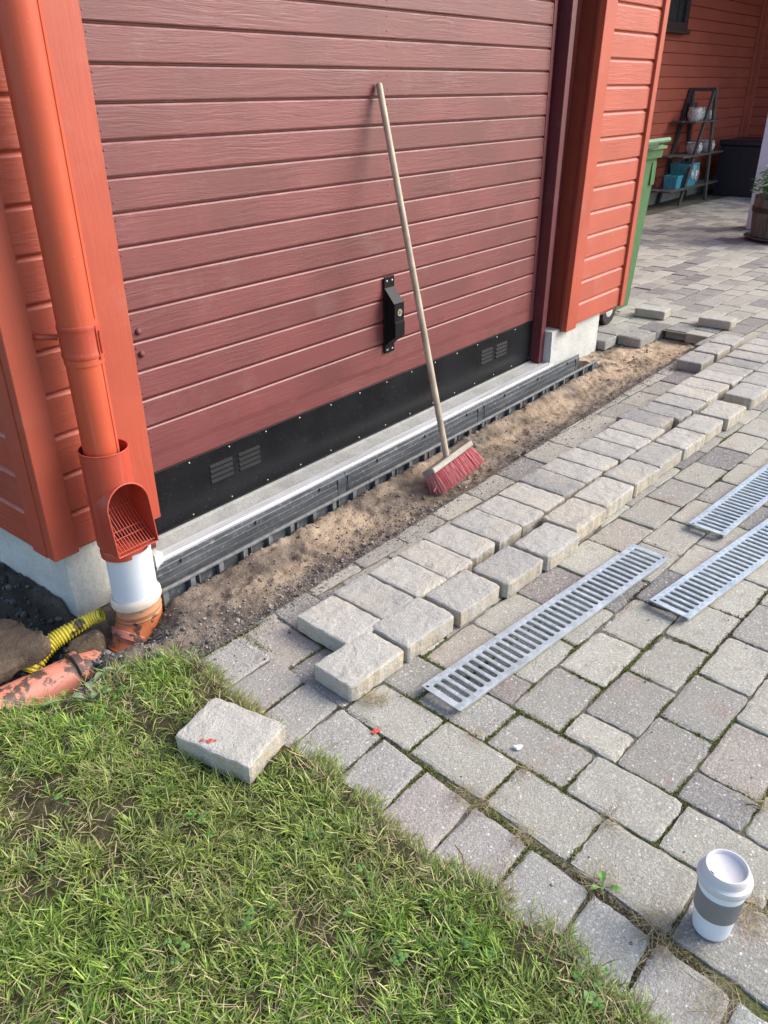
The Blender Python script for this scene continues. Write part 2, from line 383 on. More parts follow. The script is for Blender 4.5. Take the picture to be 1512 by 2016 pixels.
def tag(o, label=None, cat=None, group=None, kind=None):
    if label: o['label'] = label
    if cat: o['category'] = cat
    if group: o['group'] = group
    if kind: o['kind'] = kind
    return o
def thing(name, label, cat, loc=(0, 0, 0), rz=0, group=None):
    o = bpy.data.objects.new(name, None); COL.objects.link(o); o.location = loc; o.rotation_euler = (0, 0, rz); o.empty_display_size = .1
    return tag(o, label, cat, group)
def arrays(name, v, f, mat, col=None, parent=None, kind=None):     # fast numpy mesh, all faces same size
    me = bpy.data.meshes.new(name); nv, nf, k = len(v), len(f), f.shape[1]
    me.vertices.add(nv); me.vertices.foreach_set('co', v.astype(np.float32).ravel())
    me.loops.add(nf*k); me.loops.foreach_set('vertex_index', f.astype(np.int32).ravel())
    me.polygons.add(nf); me.polygons.foreach_set('loop_start', np.arange(0, nf*k, k, dtype=np.int32))
    me.materials.append(mat)
    a = me.color_attributes.new('Col', 'FLOAT_COLOR', 'POINT')
    if col is None: col = np.ones((nv, 3))
    a.data.foreach_set('color', np.c_[col, np.ones(nv)].astype(np.float32).ravel())
    me.update(); me.validate(); o = link(name, me, parent)
    if kind: o['kind'] = kind
    return o
def vnoise(x, y, seed=0):                                       # smooth value noise, numpy
    x = np.asarray(x, float); y = np.asarray(y, float)
    xi, yi = np.floor(x).astype(int), np.floor(y).astype(int); fx, fy = x-xi, y-yi; fx = fx*fx*(3-2*fx); fy = fy*fy*(3-2*fy)
    def h(a, b):
        n = (a*374761393 + b*668265263 + seed*974634777) & 0xffffffff; n = ((n ^ (n >> 13))*1274126177) & 0xffffffff
        return ((n ^ (n >> 16)) & 0xffff)/65535.
    return (h(xi, yi)*(1-fx)+h(xi+1, yi)*fx)*(1-fy)+(h(xi, yi+1)*(1-fx)+h(xi+1, yi+1)*fx)*fy
def fbm(x, y, seed=0, oct=4):
    r = 0; a = .5
    for k in range(oct): r = r+a*vnoise(x*2**k, y*2**k, seed+k); a *= .5
    return r/(1-.5**oct)
def inpoly(x, y, P):
    x = np.asarray(x); y = np.asarray(y); ins = np.zeros(x.shape, bool); n = len(P)
    for i in range(n):
        (x0, y0), (x1, y1) = P[i], P[(i+1) % n]
        c = ((y0 > y) != (y1 > y)) & (x < (x1-x0)*(y-y0)/(y1-y0+1e-12)+x0); ins ^= c
    return ins

# ---------------------------------------------------------------- siding builder
def siding(mb, a0, a1, z0, zt, pitch, place, face=.016, bev=.018, lip=.006, rec=.004, gaps=None):
    k = 0; z = z0
    while z < zt:
        h = min(pitch, zt-z); cc = (random.random(), random.random(), random.random(), 1)
        j = random.uniform(-.0006, .0006)
        prof = [(-.006, 0), (face+j, .0), (face+.0008+j, .003), (face+j, h-bev), (face-.003+j, h-bev+.004), (rec, h-lip), (rec, h), (-.006, h)]
        mb.extr([(d, z+q) for d, q in prof], a0, a1, place, col=cc); z += pitch; k += 1
LEAN = lambda x, z: x+.054*(z-.17)

# ================================================================ GROUND, SOIL, PAVEMENT
g = MB(); g.add([(-70, -70, -.6), (70, -70, -.6), (70, 70, -.6), (-70, 70, -.6)], [(0, 1, 2, 3)], (.0, .0, 0)); tag(g.build('ground', LSOIL), kind='structure')
th = .064; ux = np.array([math.cos(th), -math.sin(th)]); wx = np.array([-math.sin(th), -math.cos(th)]); O2 = np.array([0, -1.073])
def P2(a, b): return O2+ux*a+wx*b
def stone(mb, q, z0, z1, seed, bev=.007, rag=.0022, n=5, tilt=(0, 0), col=None, round_=.012, deep=True):
    """q: 4 plan corners in order; ragged, tumbled block"""
    rg = random.Random(seed); q = [np.array(p, float) for p in q]
    W, D = np.linalg.norm(q[1]-q[0]), np.linalg.norm(q[2]-q[1]); st = []; cn = [(0, 0), (1, 0), (1, 1), (0, 1)]
    for i in range(4):
        a, b, p_ = np.array(cn[i], float), np.array(cn[(i+1) % 4], float), np.array(cn[(i-1) % 4], float)
        t, pv = b-a, p_-a; L = W if i % 2 == 0 else D; Lp = D if i % 2 == 0 else W; rr = min(round_*rg.uniform(.5, 1.5), L*.3, Lp*.3)
        st.append(a+(t*rr/L+pv*rr/Lp)*.30)
        m = max(2, n)
        for k in range(m):
            f = rr/L+(1-2*rr/L)*k/(m-1); st.append(a+t*f+pv*rg.uniform(-.15, 1)*rag/Lp)
    st = np.array(st); N = len(st)
    def xy(d):
        u = .5+(st[:, 0]-.5)*(1-2*d/W); v = .5+(st[:, 1]-.5)*(1-2*d/D); u, v = u[:, None], v[:, None]
        return q[0]*(1-u)*(1-v)+q[1]*u*(1-v)+q[2]*u*v+q[3]*(1-u)*v
    c = sum(q)/4; zz = lambda p, z: z+tilt[0]*(p[0]-c[0])+tilt[1]*(p[1]-c[1]); rings = []
    if deep: rings.append([(p[0], p[1], zz(p, z0)) for p in xy(.001)])
    rings.append([(p[0], p[1], zz(p, z1-bev+rg.uniform(-.0018, .001))) for p in xy(0)])
    rings.append([(p[0], p[1], zz(p, z1-bev*.35+rg.uniform(-.0012, .0008))) for p in xy(bev*.32)])
    rings.append([(p[0], p[1], zz(p, z1-.0006+rg.uniform(-.0009, .0004))) for p in xy(bev*1.1)])
    rings.append([(p[0], p[1], zz(p, z1+rg.uniform(-.0006, .0008))) for p in xy(min(bev*3, W*.3, D*.3))])
    vs = [p for r in rings for p in r]; fs = []
    for i in range(len(rings)-1):
        for k in range(N): k2 = (k+1) % N; fs.append((i*N+k, i*N+k2, (i+1)*N+k2, (i+1)*N+k))
    fs.append(tuple((len(rings)-1)*N+k for k in range(N)))
    if deep: fs.append(tuple(range(N))[::-1])
    mb.add(vs, fs, col)
CUT = -.612
def pcol(x, y):
    r = random.random(); far = min(1, max(0, (x-3)/4))
    if r < .06: c = (.175, .165, .168)
    elif r < .15+.2*far: c = (.21, .202, .198)
    elif r < .35: c = (.262, .254, .236)
    elif r < .8: c = (.318, .308, .278)
    else: c = (.355, .342, .305)
    if random.random() < .10 and x < 1.2: c = (c[0]*1.02, c[1]*.95, c[2]*.94)
    k = random.uniform(.92, 1.08); k *= 1.10; return (c[0]*k*1.03, c[1]*k, c[2]*k*.93, 1)
HOLE = [(-1, CUT), (3.21, CUT), (3.565, CUT), (3.565, -.24), (3.425, -.285), (3.285, -.285), (3.285, -.14), (3.1, -.14), (3.1, 5), (-1, 5)]
def bx(y): return -.205 if y > -.7 else -.205-(-.7-y)*.118
pv = MB()
JOINTS = []                                                    # (p0, p1, moss weight)
def lay(q, near=True, seed=0):
    q = [np.array(p) for p in q]
    if min(p[0] for p in q) < 3.2:
        if all(p[1] > CUT-.010 for p in q): return
        q = [np.array([p[0], min(p[1], CUT)]) for p in q]
        if min(p[1] for p in q) > CUT-.010: return
    elif -.62 < sum(p[1] for p in q)/4 < -.25:
        if max(p[0] for p in q) < 3.60: return
        q = [np.array([max(p[0], 3.567), p[1]]) for p in q]
    c = sum(q)/4
    if inpoly(c[0:1], c[1:2]-.012, HOLE)[0]: return
    d = math.hypot(c[0]+1.3, c[1]+2.1)
    stone(pv, [tuple(p) for p in q], -.055, random.uniform(-.0025, .0025), seed, bev=.0040, rag=.0036 if d < 3 else .003, n=9 if d < 2.5 else 6 if d < 3.4 else (4 if d < 5 else 2),
          tilt=(random.uniform(-.012, .012), random.uniform(-.012, .012)), col=pcol(*c), round_=.014, deep=True)
for qq in ([(3.108, -.142), (3.262, -.146), (3.272, .002), (3.108, .002)], [(3.292, -.283), (3.418, -.288), (3.418, -.142), (3.285, -.138)], [(3.278, -.132), (3.415, -.136), (3.415, .0), (3.28, .0)], [(3.424, -.285), (3.556, -.245), (3.556, -.10), (3.424, -.12)]): stone(pv, qq, -.055, .0, int(qq[0][0]*1000), bev=.005, rag=.003, n=3, col=(.29, .275, .25, 1))
gp = .0012; sd = 0; PIT = .2125
for k in range(-24, 22):
    b0, b1 = k*.1415, (k+1)*.1415
    start = .03-( .108 if (k % 2) else 0.)
    a = start-PIT*0
    if k < -3: a = start-PIT
    while a < (12.2 if k < 8 else 6.5):
        a1 = a+PIT; aa0, aa1 = max(a, .03 if k >= -3 else a), a1
        if aa1-aa0 > .04:
            j = lambda: random.uniform(-.002, .002)
            p = [P2(aa0+gp+j(), b0+gp+j()), P2(aa1-gp+j(), b0+gp+j()), P2(aa1-gp+j(), b1-gp+j()), P2(aa0+gp+j(), b1-gp+j())]
            p = [np.array(x) for x in (p[3], p[2], p[1], p[0])]
            if p[0][1] < 2.2 and p[0][0] < 11.2: lay(p, seed=sd)
            sd += 1
            if a < 2.6 and k > -4: JOINTS += [(P2(aa0, b0), P2(aa1, b0), .35), (P2(aa1, b0), P2(aa1, b1), .2)]
        a = a1
for cidx, (a0, a1, bs) in enumerate(((-.115, .03, .31), (-.258, -.115, .2))):
    b = bs-PIT*4
    while b < 3.6:
        x = P2(a0, b)
        if x[1] < CUT+.05 or P2(a0, b+PIT)[1] < CUT-.05:
            p = [P2(a0+gp, b+PIT-gp), P2(a1-gp, b+PIT-gp), P2(a1-gp, b+gp), P2(a0+gp, b+gp)]
            if cidx == 1: p[0][0] = min(p[0][0], bx(p[0][1])+.015); p[3][0] = min(p[3][0], bx(p[3][1])+.015)
            lay(p, seed=sd); sd += 1
            JOINTS += [(P2(a1, b), P2(a1, b+PIT), .6), (P2(a0, b), P2(a1, b), .35)]
        b += PIT
BY = [-.616, -.766, -.901, -1.033, -1.181, -1.318, -1.458, -1.602, -1.746, -1.877, -2.02, -2.165, -2.31, -2.45, -2.6]
for i in range(len(BY)-1):
    y0, y1 = BY[i]-.003, BY[i+1]+.003
    q = [(bx(y1)-.205, y1-.004), (bx(y1)-.006, y1), (bx(y0)-.006, y0), (bx(y0)-.205, y0+.006)]
    stone(pv, q, -.055, .001, 900+i, bev=.006, rag=.004, n=6, col=(.33*random.uniform(.9, 1.1), .315, .28, 1), tilt=(random.uniform(-.01, .01), 0))
    JOINTS += [(np.array((bx(BY[i]), BY[i])), np.array((bx(BY[i+1]), BY[i+1])), 1.0), (np.array((bx(y0)-.2, y0)), np.array((bx(y0), y0)), .7)]
pv.m = 1
jb = [[(-.42, -6), (12, -6), (12, CUT+.004), (-.42, CUT+.004)], [(3.56, CUT+.004), (12, CUT+.004), (12, 2.2), (3.56, 2.2)], [(3.1, -.06), (3.30, -.10), (3.56, -.2), (3.56, 2.2), (3.1, 2.2)]]
for q in jb: pv.add([(x, y, -.0042) for x, y in q], [tuple(range(len(q)))])
pav = tag(pv.build('pavement', [PAVE, JOINT], fixn=True), kind='structure')
sp = MB(); rr = random.Random(3)
for (cx, cy, r) in ((-.263, -1.160, .0085), (-.272, -1.156, .0045), (-.2745, -1.163, .003)):
    sp.add([(cx+r*rr.uniform(.7, 1.2)*math.cos(t*.6283), cy+r*rr.uniform(.7, 1.2)*math.sin(t*.6283), .0042) for t in range(10)], [tuple(range(10))])
sp.build('paint_spot', REDSPOT, pav)

# soil: trench in front of the door, pit round the drain and dug-out strip along the left wall
LAWN = [(-.364, -.607), (-.40, -.545), (-.46, -.510), (-.52, -.497), (-.615, -.500), (-.70, -.43), (-.773, -.365), (-1.1, -.33), (-4, -.33), (-4, -3.2), (-.60, -3.2), (-.565, -2.1), (-.535, -1.97), (-.502, -1.89), (-.500, -1.816), (-.466, -1.737), (-.503, -1.669), (-.455, -1.592), (-.493, -1.50), (-.490, -1.43), (-.465, -1.327), (-.430, -1.178), (-.436, -1.044), (-.420, -.9), (-.405, -.779)]
def soil_h(x, y):
    h = -.047+.012*fbm(x*7, y*7, 5)+.012*(fbm(x*26, y*26, 9)-.5)+.012*(fbm(x*70, y*70, 14, 2)-.5)
    h += .010*np.exp(-((y+.295)/.03)**2)*np.clip(x+.25, 0, .3)/.3*np.clip((2.8-x)/.3, 0, 1)
    h += .016*np.exp(-((y+.31)/.035)**2)*np.clip(x+.1, 0, 1)*np.clip((2.9-x)/.5, 0, 1)*np.clip(fbm(x*9, y*7, 31)*2.2-.5, 0, 1.3)
    h += .020*np.clip(fbm(x*34, y*34, 18, 3)-.52, 0, 1)*np.clip(fbm(x*5, y*5, 19)*3-1.0, 0, 1)*3 - .022*np.clip((x-2.7)/.35, 0, 1)            # ridge left against the channel
    h += .022*np.clip((-.52-y)/.09, 0, 1)
    d = np.hypot((x+.37)/np.where(x > -.37, .85, 1.4), (y+.22)); h -= .105*np.clip(1-(d-.07)/.15, 0, 1)
    h -= .060*np.exp(-((y+.335)/.075)**2)*np.clip((-.50-x)/.05, 0, 1)
    lw = np.clip((-.43-x)/.05, 0, 1)*np.clip((y+.28)/.16, 0, 1); h -= .17*lw
    fr = np.clip((-.36-x)/.06, 0, 1)*np.clip((-.33-y)/.13, 0, 1); h += .055*fr*np.clip((x+.58)/.10, .05, 1); h += .050*np.exp(-((x+.46)/.045)**2-((y+.325)/.04)**2)
    h = h-.16*((y > -.2725) & (x > -.245) & (x < 2.79))
    h = np.where(inpoly(x, y, LAWN), np.minimum(h, -.09), h)
    return h
def soil_grid(x0, x1, y0, y1, st, name):
    xs = np.arange(x0, x1+st/2, st); ys = np.arange(y0, y1+st/2, st); X, Y = np.meshgrid(xs, ys)
    Zh = soil_h(X, Y); nx = len(xs); ny = len(ys)
    sand = np.clip((X+.12)/.35, 0, 1)*np.clip(1.15-np.abs(Y+.40)/.16, 0, 1)*np.clip((fbm(X*4.5, Y*9, 77)-.30)*4.5, 0, 1)
    sand = np.maximum(sand, np.clip((X-2.2)/.5, 0, 1)*np.clip((fbm(X*5, Y*7, 70)-.25)*4, 0, 1))
    grav = np.clip((-.49-Y)/.07, 0, 1)*np.clip((fbm(X*6, Y*10, 55)-.38)*5, 0, 1)*.85
    wet = np.clip((-.36-X)/.08, 0, 1)*np.clip((Y+.42)/.1, 0, 1)*.85
    col = np.stack([sand, grav, wet], -1).reshape(-1, 3)
    i = np.arange(nx*ny).reshape(ny, nx); f = np.stack([i[:-1, :-1], i[:-1, 1:], i[1:, 1:], i[1:, :-1]], -1).reshape(-1, 4)
    o = arrays(name, np.stack([X, Y, Zh], -1).reshape(-1, 3), f, SOIL, col, kind='structure'); o.data.polygons.foreach_set('use_smooth', [True]*len(f)); return o
soil_grid(-.42, 3.62, -.64, -.05, .009, 'soil')
soil_grid(-3.2, -.40, -.66, 1.6, .012, 'dug_soil')

# pebbles / crumbs as one mass each
def pebbles(name, P, rad, cols, seed=1, squash=.7):
    rg = np.random.default_rng(seed); n = len(P)
    bv = np.array([(1, 0, 0), (-1, 0, 0), (0, 1, 0), (0, -1, 0), (0, 0, 1), (0, 0, -1)], float)
    ph = (1+5**.5)/2; iv = np.array([(-1, ph, 0), (1, ph, 0), (-1, -ph, 0), (1, -ph, 0), (0, -1, ph), (0, 1, ph), (0, -1, -ph), (0, 1, -ph), (ph, 0, -1), (ph, 0, 1), (-ph, 0, -1), (-ph, 0, 1)])/math.hypot(1, ph)
    ff = np.array([(0, 11, 5), (0, 5, 1), (0, 1, 7), (0, 7, 10), (0, 10, 11), (1, 5, 9), (5, 11, 4), (11, 10, 2), (10, 7, 6), (7, 1, 8), (3, 9, 4), (3, 4, 2), (3, 2, 6), (3, 6, 8), (3, 8, 9), (4, 9, 5), (2, 4, 11), (6, 2, 10), (8, 6, 7), (9, 8, 1)])
    an = rg.uniform(0, 6.28, n); sc = np.stack([rg.uniform(.7, 1.3, n), rg.uniform(.6, 1, n), rg.uniform(.45, .85, n)*squash/.7], -1)*rad[:, None]
    v = iv[None]*rg.uniform(.8, 1.15, (n, 12, 1))*sc[:, None]
    c, s_ = np.cos(an)[:, None], np.sin(an)[:, None]
    v = np.stack([v[..., 0]*c-v[..., 1]*s_, v[..., 0]*s_+v[..., 1]*c, v[..., 2]], -1)+P[:, None]
    f = (ff[None]+12*np.arange(n)[:, None, None]).reshape(-1, 3)
    return arrays(name, v.reshape(-1, 3), f, VCOL, np.repeat(cols, 12, 0), kind='stuff')
n = 9000; x = RNG.uniform(-.45, 3.5, n); x[:4000] = RNG.uniform(-.45, .8, 4000); y = CUT+.005+np.abs(RNG.normal(0, .09, n)); y[::4] = RNG.uniform(-.6, -.28, len(y[::4])); k = (y < -.27) & (y > -.61) & ((x < 3.2) | (y > -.6)); x, y = x[k], y[k]
r = RNG.gamma(1.8, .0008, len(x))+.0006; tone = RNG.uniform(.07, .42, len(x)); tint = RNG.uniform(0, 1, (len(x), 1))
cols = tone[:, None]*(np.array([[1, .97, .93]])*(1-tint)+np.array([[1, .80, .60]])*tint)
tag(pebbles('loose_gravel', np.stack([x, y, soil_h(x, y)+r*.3], -1), r, cols, 4), 'scattered gravel crumbs lying on the bare sandy trench beside the pavers', 'gravel')
n = 420; x = RNG.uniform(-.25, 3.3, n); y = RNG.uniform(-.60, -.285, n); k = fbm(x*5, y*5, 203) > .48; x, y = x[k], y[k]; r = RNG.gamma(3, .0014, len(x))+.001; cols = RNG.uniform(.10, .30, len(x))[:, None]*np.array([[1, .78, .56]])
tag(pebbles('soil_clods', np.stack([x, y, soil_h(x, y)+r*.2], -1), r, cols, 24), 'small brown sandy clods lying in the trench by the door', 'clods')
n = 3200; x = RNG.uniform(-.35, 3.2, n); y = CUT-np.abs(RNG.gamma(1.2, .035, n)); k = (y > -.76); x, y = x[k], y[k]; x2 = RNG.uniform(-.5, 2.4, 500); y2 = RNG.uniform(-2.1, -1.08, 500); x, y = np.r_[x, x2], np.r_[y, y2]
r = RNG.gamma(1.6, .0006, len(x))+.0005; cols = RNG.uniform(.05, .45, len(x))[:, None]*np.array([[1, .88, .74]])
tag(pebbles('sand_crumbs', np.stack([x, y, np.full(len(x), .0015)], -1), r, cols, 14), 'tiny sand and stone crumbs strewn over the laid pavers', 'crumbs')
n = 4200; x = RNG.uniform(-1.3, -.41, n); y = RNG.uniform(-.12, 1.2, n); k = (x < -.43)
x, y = x[k], y[k]; r = RNG.gamma(2.5, .0022, len(x))+.003; tone = RNG.uniform(.02, .14, len(x)); cols = tone[:, None]*np.array([[1, .93, .86]])
tag(pebbles('drainage_gravel', np.stack([x, y, soil_h(x, y)+r*RNG.uniform(-.2, .9, len(x))], -1), r, cols, 5), 'dark wet gravel at the foot of the left concrete plinth', 'gravel')
n = 520; an = RNG.uniform(0, 6.28, n); q = RNG.gamma(2, .05, n); x = -.40+q*np.cos(an)*1.2; y = -.32+q*np.sin(an)*.8; k = (y > -.46) & (y < -.13) & (x < -.2) & (x > -.58); x, y = x[k], y[k]
r = RNG.gamma(2.2, .0018, len(x))+.0015; tone = RNG.uniform(.03, .26, len(x)); cols = tone[:, None]*np.array([[1, .93, .84]])
tag(pebbles('pit_stones', np.stack([x, y, soil_h(x, y)+r*.4], -1), r, cols, 6), 'small mixed stones in the dug hole round the orange pipe elbow', 'stones')

# ================================================================ GARAGE
gar = thing('garage', 'red timber garage with maroon plank door, orange corner boards and concrete plinth', 'garage', (0, 0, 0))
YB = -.105
# left pier
mb = MB(); siding(mb, -.374, -.205, .172, 2.5, .117, lambda a, d, z: (a, YB-d, z)); mb.build('front_siding', ORANGE, gar)
mb = MB(); siding(mb, -.06, 4.2, .178, 2.5, .117, lambda a, d, z: (-.430-d, a, z)); mb.build('side_siding', ORANGEY, gar)
def vboard(name, x0, x1, y0, y1, z0, z1, mat, lean=0, b=.002, T=None):
    mb = MB(); L = T or ((lambda x, y, z: (x+lean*(z-.17), y, z)) if lean else None)
    mb.box(x0, x1, y0, y1, z0, z1, b, T=L, col=(random.random(), random.random(), random.random(), 1)); return mb.build(name, mat, gar)
vboard('corner_board', -.450, -.372, -.137, -.100, .166, 2.5, ORANGEV)
vboard('corner_board', -.4545, -.4305, -.0995, -.028, .168, 2.5, ORANGEV)
vboard('door_casing', -.2065, -.087, -.136, -.099, .160, 2.5, ORANGEV)
vboard('casing_reveal', -.112, -.0895, -.0985, .02, .160, 2.5, ORANGEV)
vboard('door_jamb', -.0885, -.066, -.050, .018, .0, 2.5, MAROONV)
mb = MB(); mb.box(-.43, -.10, -.09, 4.2, .15, 2.62); mb.box(-.428, -.107, YB+.002, 0, .1785, 2.5); mb.build('wall_core', ORANGE, gar)
# right pier (leans a little, as the photo shows)
LT = lambda x, y, z: (LEAN(x, z), y, z)
mb = MB(); siding(mb, 2.69, 3.27, .182, 2.5, .117, lambda a, d, z: (LEAN(a, z), YB-d, z), bev=.020); mb.build('front_siding', ORANGE, gar)
vboard('corner_board', 2.583, 2.697, -.137, -.100, .166, 2.5, ORANGEV, T=LT)
vboard('corner_board', 3.262, 3.318, -.137, -.098, .176, 2.5, ORANGEV, T=LT)
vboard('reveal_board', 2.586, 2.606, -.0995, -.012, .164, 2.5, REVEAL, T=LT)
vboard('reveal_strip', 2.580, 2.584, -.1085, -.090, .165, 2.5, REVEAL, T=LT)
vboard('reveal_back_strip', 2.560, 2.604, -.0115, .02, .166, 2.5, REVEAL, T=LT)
JT = lambda x, y, z: (x+.022*(z-.17), y, z)
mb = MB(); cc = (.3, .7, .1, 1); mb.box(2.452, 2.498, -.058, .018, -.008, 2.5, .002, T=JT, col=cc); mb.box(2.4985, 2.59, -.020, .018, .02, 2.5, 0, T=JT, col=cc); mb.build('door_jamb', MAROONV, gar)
mb = MB(); mb.box(2.607, 3.30, -.09, 2.1, .15, 2.62, T=LT); mb.box(2.62, 3.30, YB+.002, 0, .1785, 2.5, T=LT); mb.build('wall_core', ORANGE, gar)
mb = MB(); mb.box(-.087, 2.60, .02, .16, 2.2, 2.62); mb.build('lintel_wall', ORANGE, gar); mb = MB(); mb.box(-.05, 2.62, 4.0, 4.2, 0, 2.62); mb.build('rear_wall', ORANGE, gar)
mb = MB(); mb.box(-.75, 3.6, -.40, 4.5, 2.62, 2.72); mb.build('roof', ROOFM, gar)
# plinths with chipped lower edge on the left
def plinth(x0, x1, y0, y1, z0, z1, bul=0):
    mb = MB(); nx, nz = 14, 6; rg = random.Random(x0)
    rows = []
    for k in range(nz+1):
        z = z0+(z1-z0)*k/nz; w = bul*max(0, 1-(z-z0)/(z1-z0)*2.2)
        e = [(x0-w, y0-w), (x1+w*0, y0-w), (x1, y1), (x0-w, y1)]
        ring = []
        for i in range(4):
            a, b = e[i], e[(i+1) % 4]
            for t in range(nx):
                f = (t+(.12 if t == 0 else 0))/nx; ring.append((a[0]+(b[0]-a[0])*f+rg.uniform(-.0015, .0015), a[1]+(b[1]-a[1])*f+rg.uniform(-.0015, .0015), z))
        rows.append(ring)
    N = len(rows[0]); vs = [p for r_ in rows for p in r_]; fs = [(k*N+i, k*N+(i+1) % N, (k+1)*N+(i+1) % N, (k+1)*N+i) for k in range(nz) for i in range(N)]
    fs += [tuple(range(N))[::-1], tuple(nz*N+i for i in range(N))]; mb.add(vs, fs); return mb.build('plinth', CONC, gar)
plinth(-.400, -.10, -.090, 4.15, -.075, .1775, .0)
plinth(2.498, 3.115, -.098, 2.1, -.06, .1775, 0)
mb = MB(); mb.box(-.36, -.10, -.075, 4.1, -.45, -.0752); mb.build('footing', CONC, gar)
# threshold
mb = MB(); mb.extr([(.10, -.2), (.10, .021), (.0, .020), (-.018, .012), (-.078, .006), (-.078, -.2)], -.10, 2.497, lambda a, p, q: (a, p, q)); mb.build('threshold', SILL, gar)
mb = MB(); mb.extr([(-.0785, -.05), (-.0785, .008), (-.084, .0115), (-.122, .010), (-.1265, .006), (-.1265, -.05)], -.135, 2.497, lambda a, p, q: (a, p, q)); mb.build('threshold_strip', STRIP, gar)
mb = MB(); mb.lathe([(.001, .03), (.018, .028), (.03, .016), (.036, 0), (.03, -.02)], 9, (-.115, -.105, .002), wob=lambda k, z: .3*math.sin(k*2.3)); mb.build('mortar_lump', CONC, gar)
# door
dr = MB(); siding(dr, -.034, 2.420, .2405, .3115, .0705, lambda a, d, z: (a, .0135-d, z), face=.0135, bev=.013, lip=.006, rec=.003)
siding(dr, -.034, 2.420, .311, 2.2, .09165, lambda a, d, z: (a, .0135-d, z), face=.0135, bev=.013, lip=.0055, rec=.003)
dr.box(2.4205, 2.449, -.003, .0145, .236, 2.2, .001, col=(.2, .5, .9, 1))
dr.box(-.034, 2.449, .0148, .05, .0, 2.2)
for zz in (.702, .633): dr.lathe([(.0, .012), (.006, .0105), (.010, .006), (.011, 0)], 12, T=lambda x, y, z, zz=zz: (.0215+x, .0-z, zz+y))
rg = random.Random(5)
for i in range(22):
    z = .311+i*.09165+.02
    for xx in (.006, 1.222, 2.404):
        for dz in (0, .045):
            cx, cz = xx+rg.uniform(-.002, .002), z+dz+rg.uniform(-.003, .003)
            dr.lathe([(.0005, .0016), (.0028, .0012), (.0036, 0)], 8, T=lambda x, y, q, cx=cx, cz=cz: (cx+x, -.0003-q, cz+y))
door = dr.build('garage_door', MAROON, gar)
kp = MB(); kp.box(-.034, 2.449, -.0035, .0145, .0225, .2395, .001); kp.box(-.034, 2.449, -.0105, -.0036, .0212, .0255, .0005)
kick = kp.build('kick_plate', BLACK, door)
def louvre(x0, x1, z0, z1):
    mb = MB(); n = 4
    for i in range(n):
        zc = z0+(z1-z0)*(i+.5)/n; h = .0075
        mb.extr([(-.0034, zc-h), (-.0072, zc-h*.7), (-.0034, zc+h)], x0, x1, lambda a, p, q: (a, p, q))
    mb.build('louvre_vent', LOUV, door)
for x0 in (.222, .354, 1.951, 2.088): louvre(x0, x0+.102, .114, .190)
mb = MB(); mb.lathe([(.0003, .0022), (.003, .0015), (.0038, 0)], 8, T=lambda x, y, q: (x, -.0036-q, y)); rv0 = mb.build('rivet', CHROME, door); rvm = rv0.data; first = True
for i in range(-4, 11):
    for zz in ((.228, .034)):
        xx = .671+.1772*i-(.011 if zz < .1 else 0)
        if -.03 < xx < 2.44:
            o = rv0 if first else link('rivet', rvm, door); first = False; o.location = (xx, 0, zz)
# lock cover
lk = MB(); xl, xr = 1.184, 1.249
lk.box(xl, xr, -.0105, -.0045, .358, .672, .0015)
lk.extr([(-.0106, .628), (-.062, .568), (-.062, .498), (-.066, .494), (-.066, .436), (-.0106, .392)], xl+.002, xr-.002, lambda a, p, q: (a, p, q))
for k in ((.4965, -.0645), (.571, -.0625)): lk.box(xl+.0025, xr-.0025, k[1]-.0012, k[1]+.002, k[0]-.001, k[0]+.001)
lk.build('lock_cover', LOCKM, door)
mb = MB(); mb.lathe([(.0145, .0), (.0145, .003), (.0115, .003), (.0115, .001)], 20, T=lambda x, y, z: (1.2165+x, -.0621-z, .533+y)); mb.build('lock_ring', CHROME, door)
mb = MB(); mb.lathe([(.0113, .0), (.0113, .0022), (.0001, .0022)], 20, T=lambda x, y, z: (1.2165+x, -.0621-z, .533+y)); mb.box(1.2155, 1.2175, -.0652, -.0644, .526, .540); mb.build('lock_cylinder', BRASS, door)
mb = MB(); mb.lathe([(.0003, .003), (.0035, .0024), (.0048, 0)], 10, T=lambda x, y, q: (x, -.0106-q, y)); sc0 = mb.build('screw', CHROME, door); first = True
for xx in (xl+.016, xr-.016):
    for zz in (.655, .372):
        o = sc0 if first else link('screw', sc0.data, door); first = False; o.location = (xx, 0, zz)

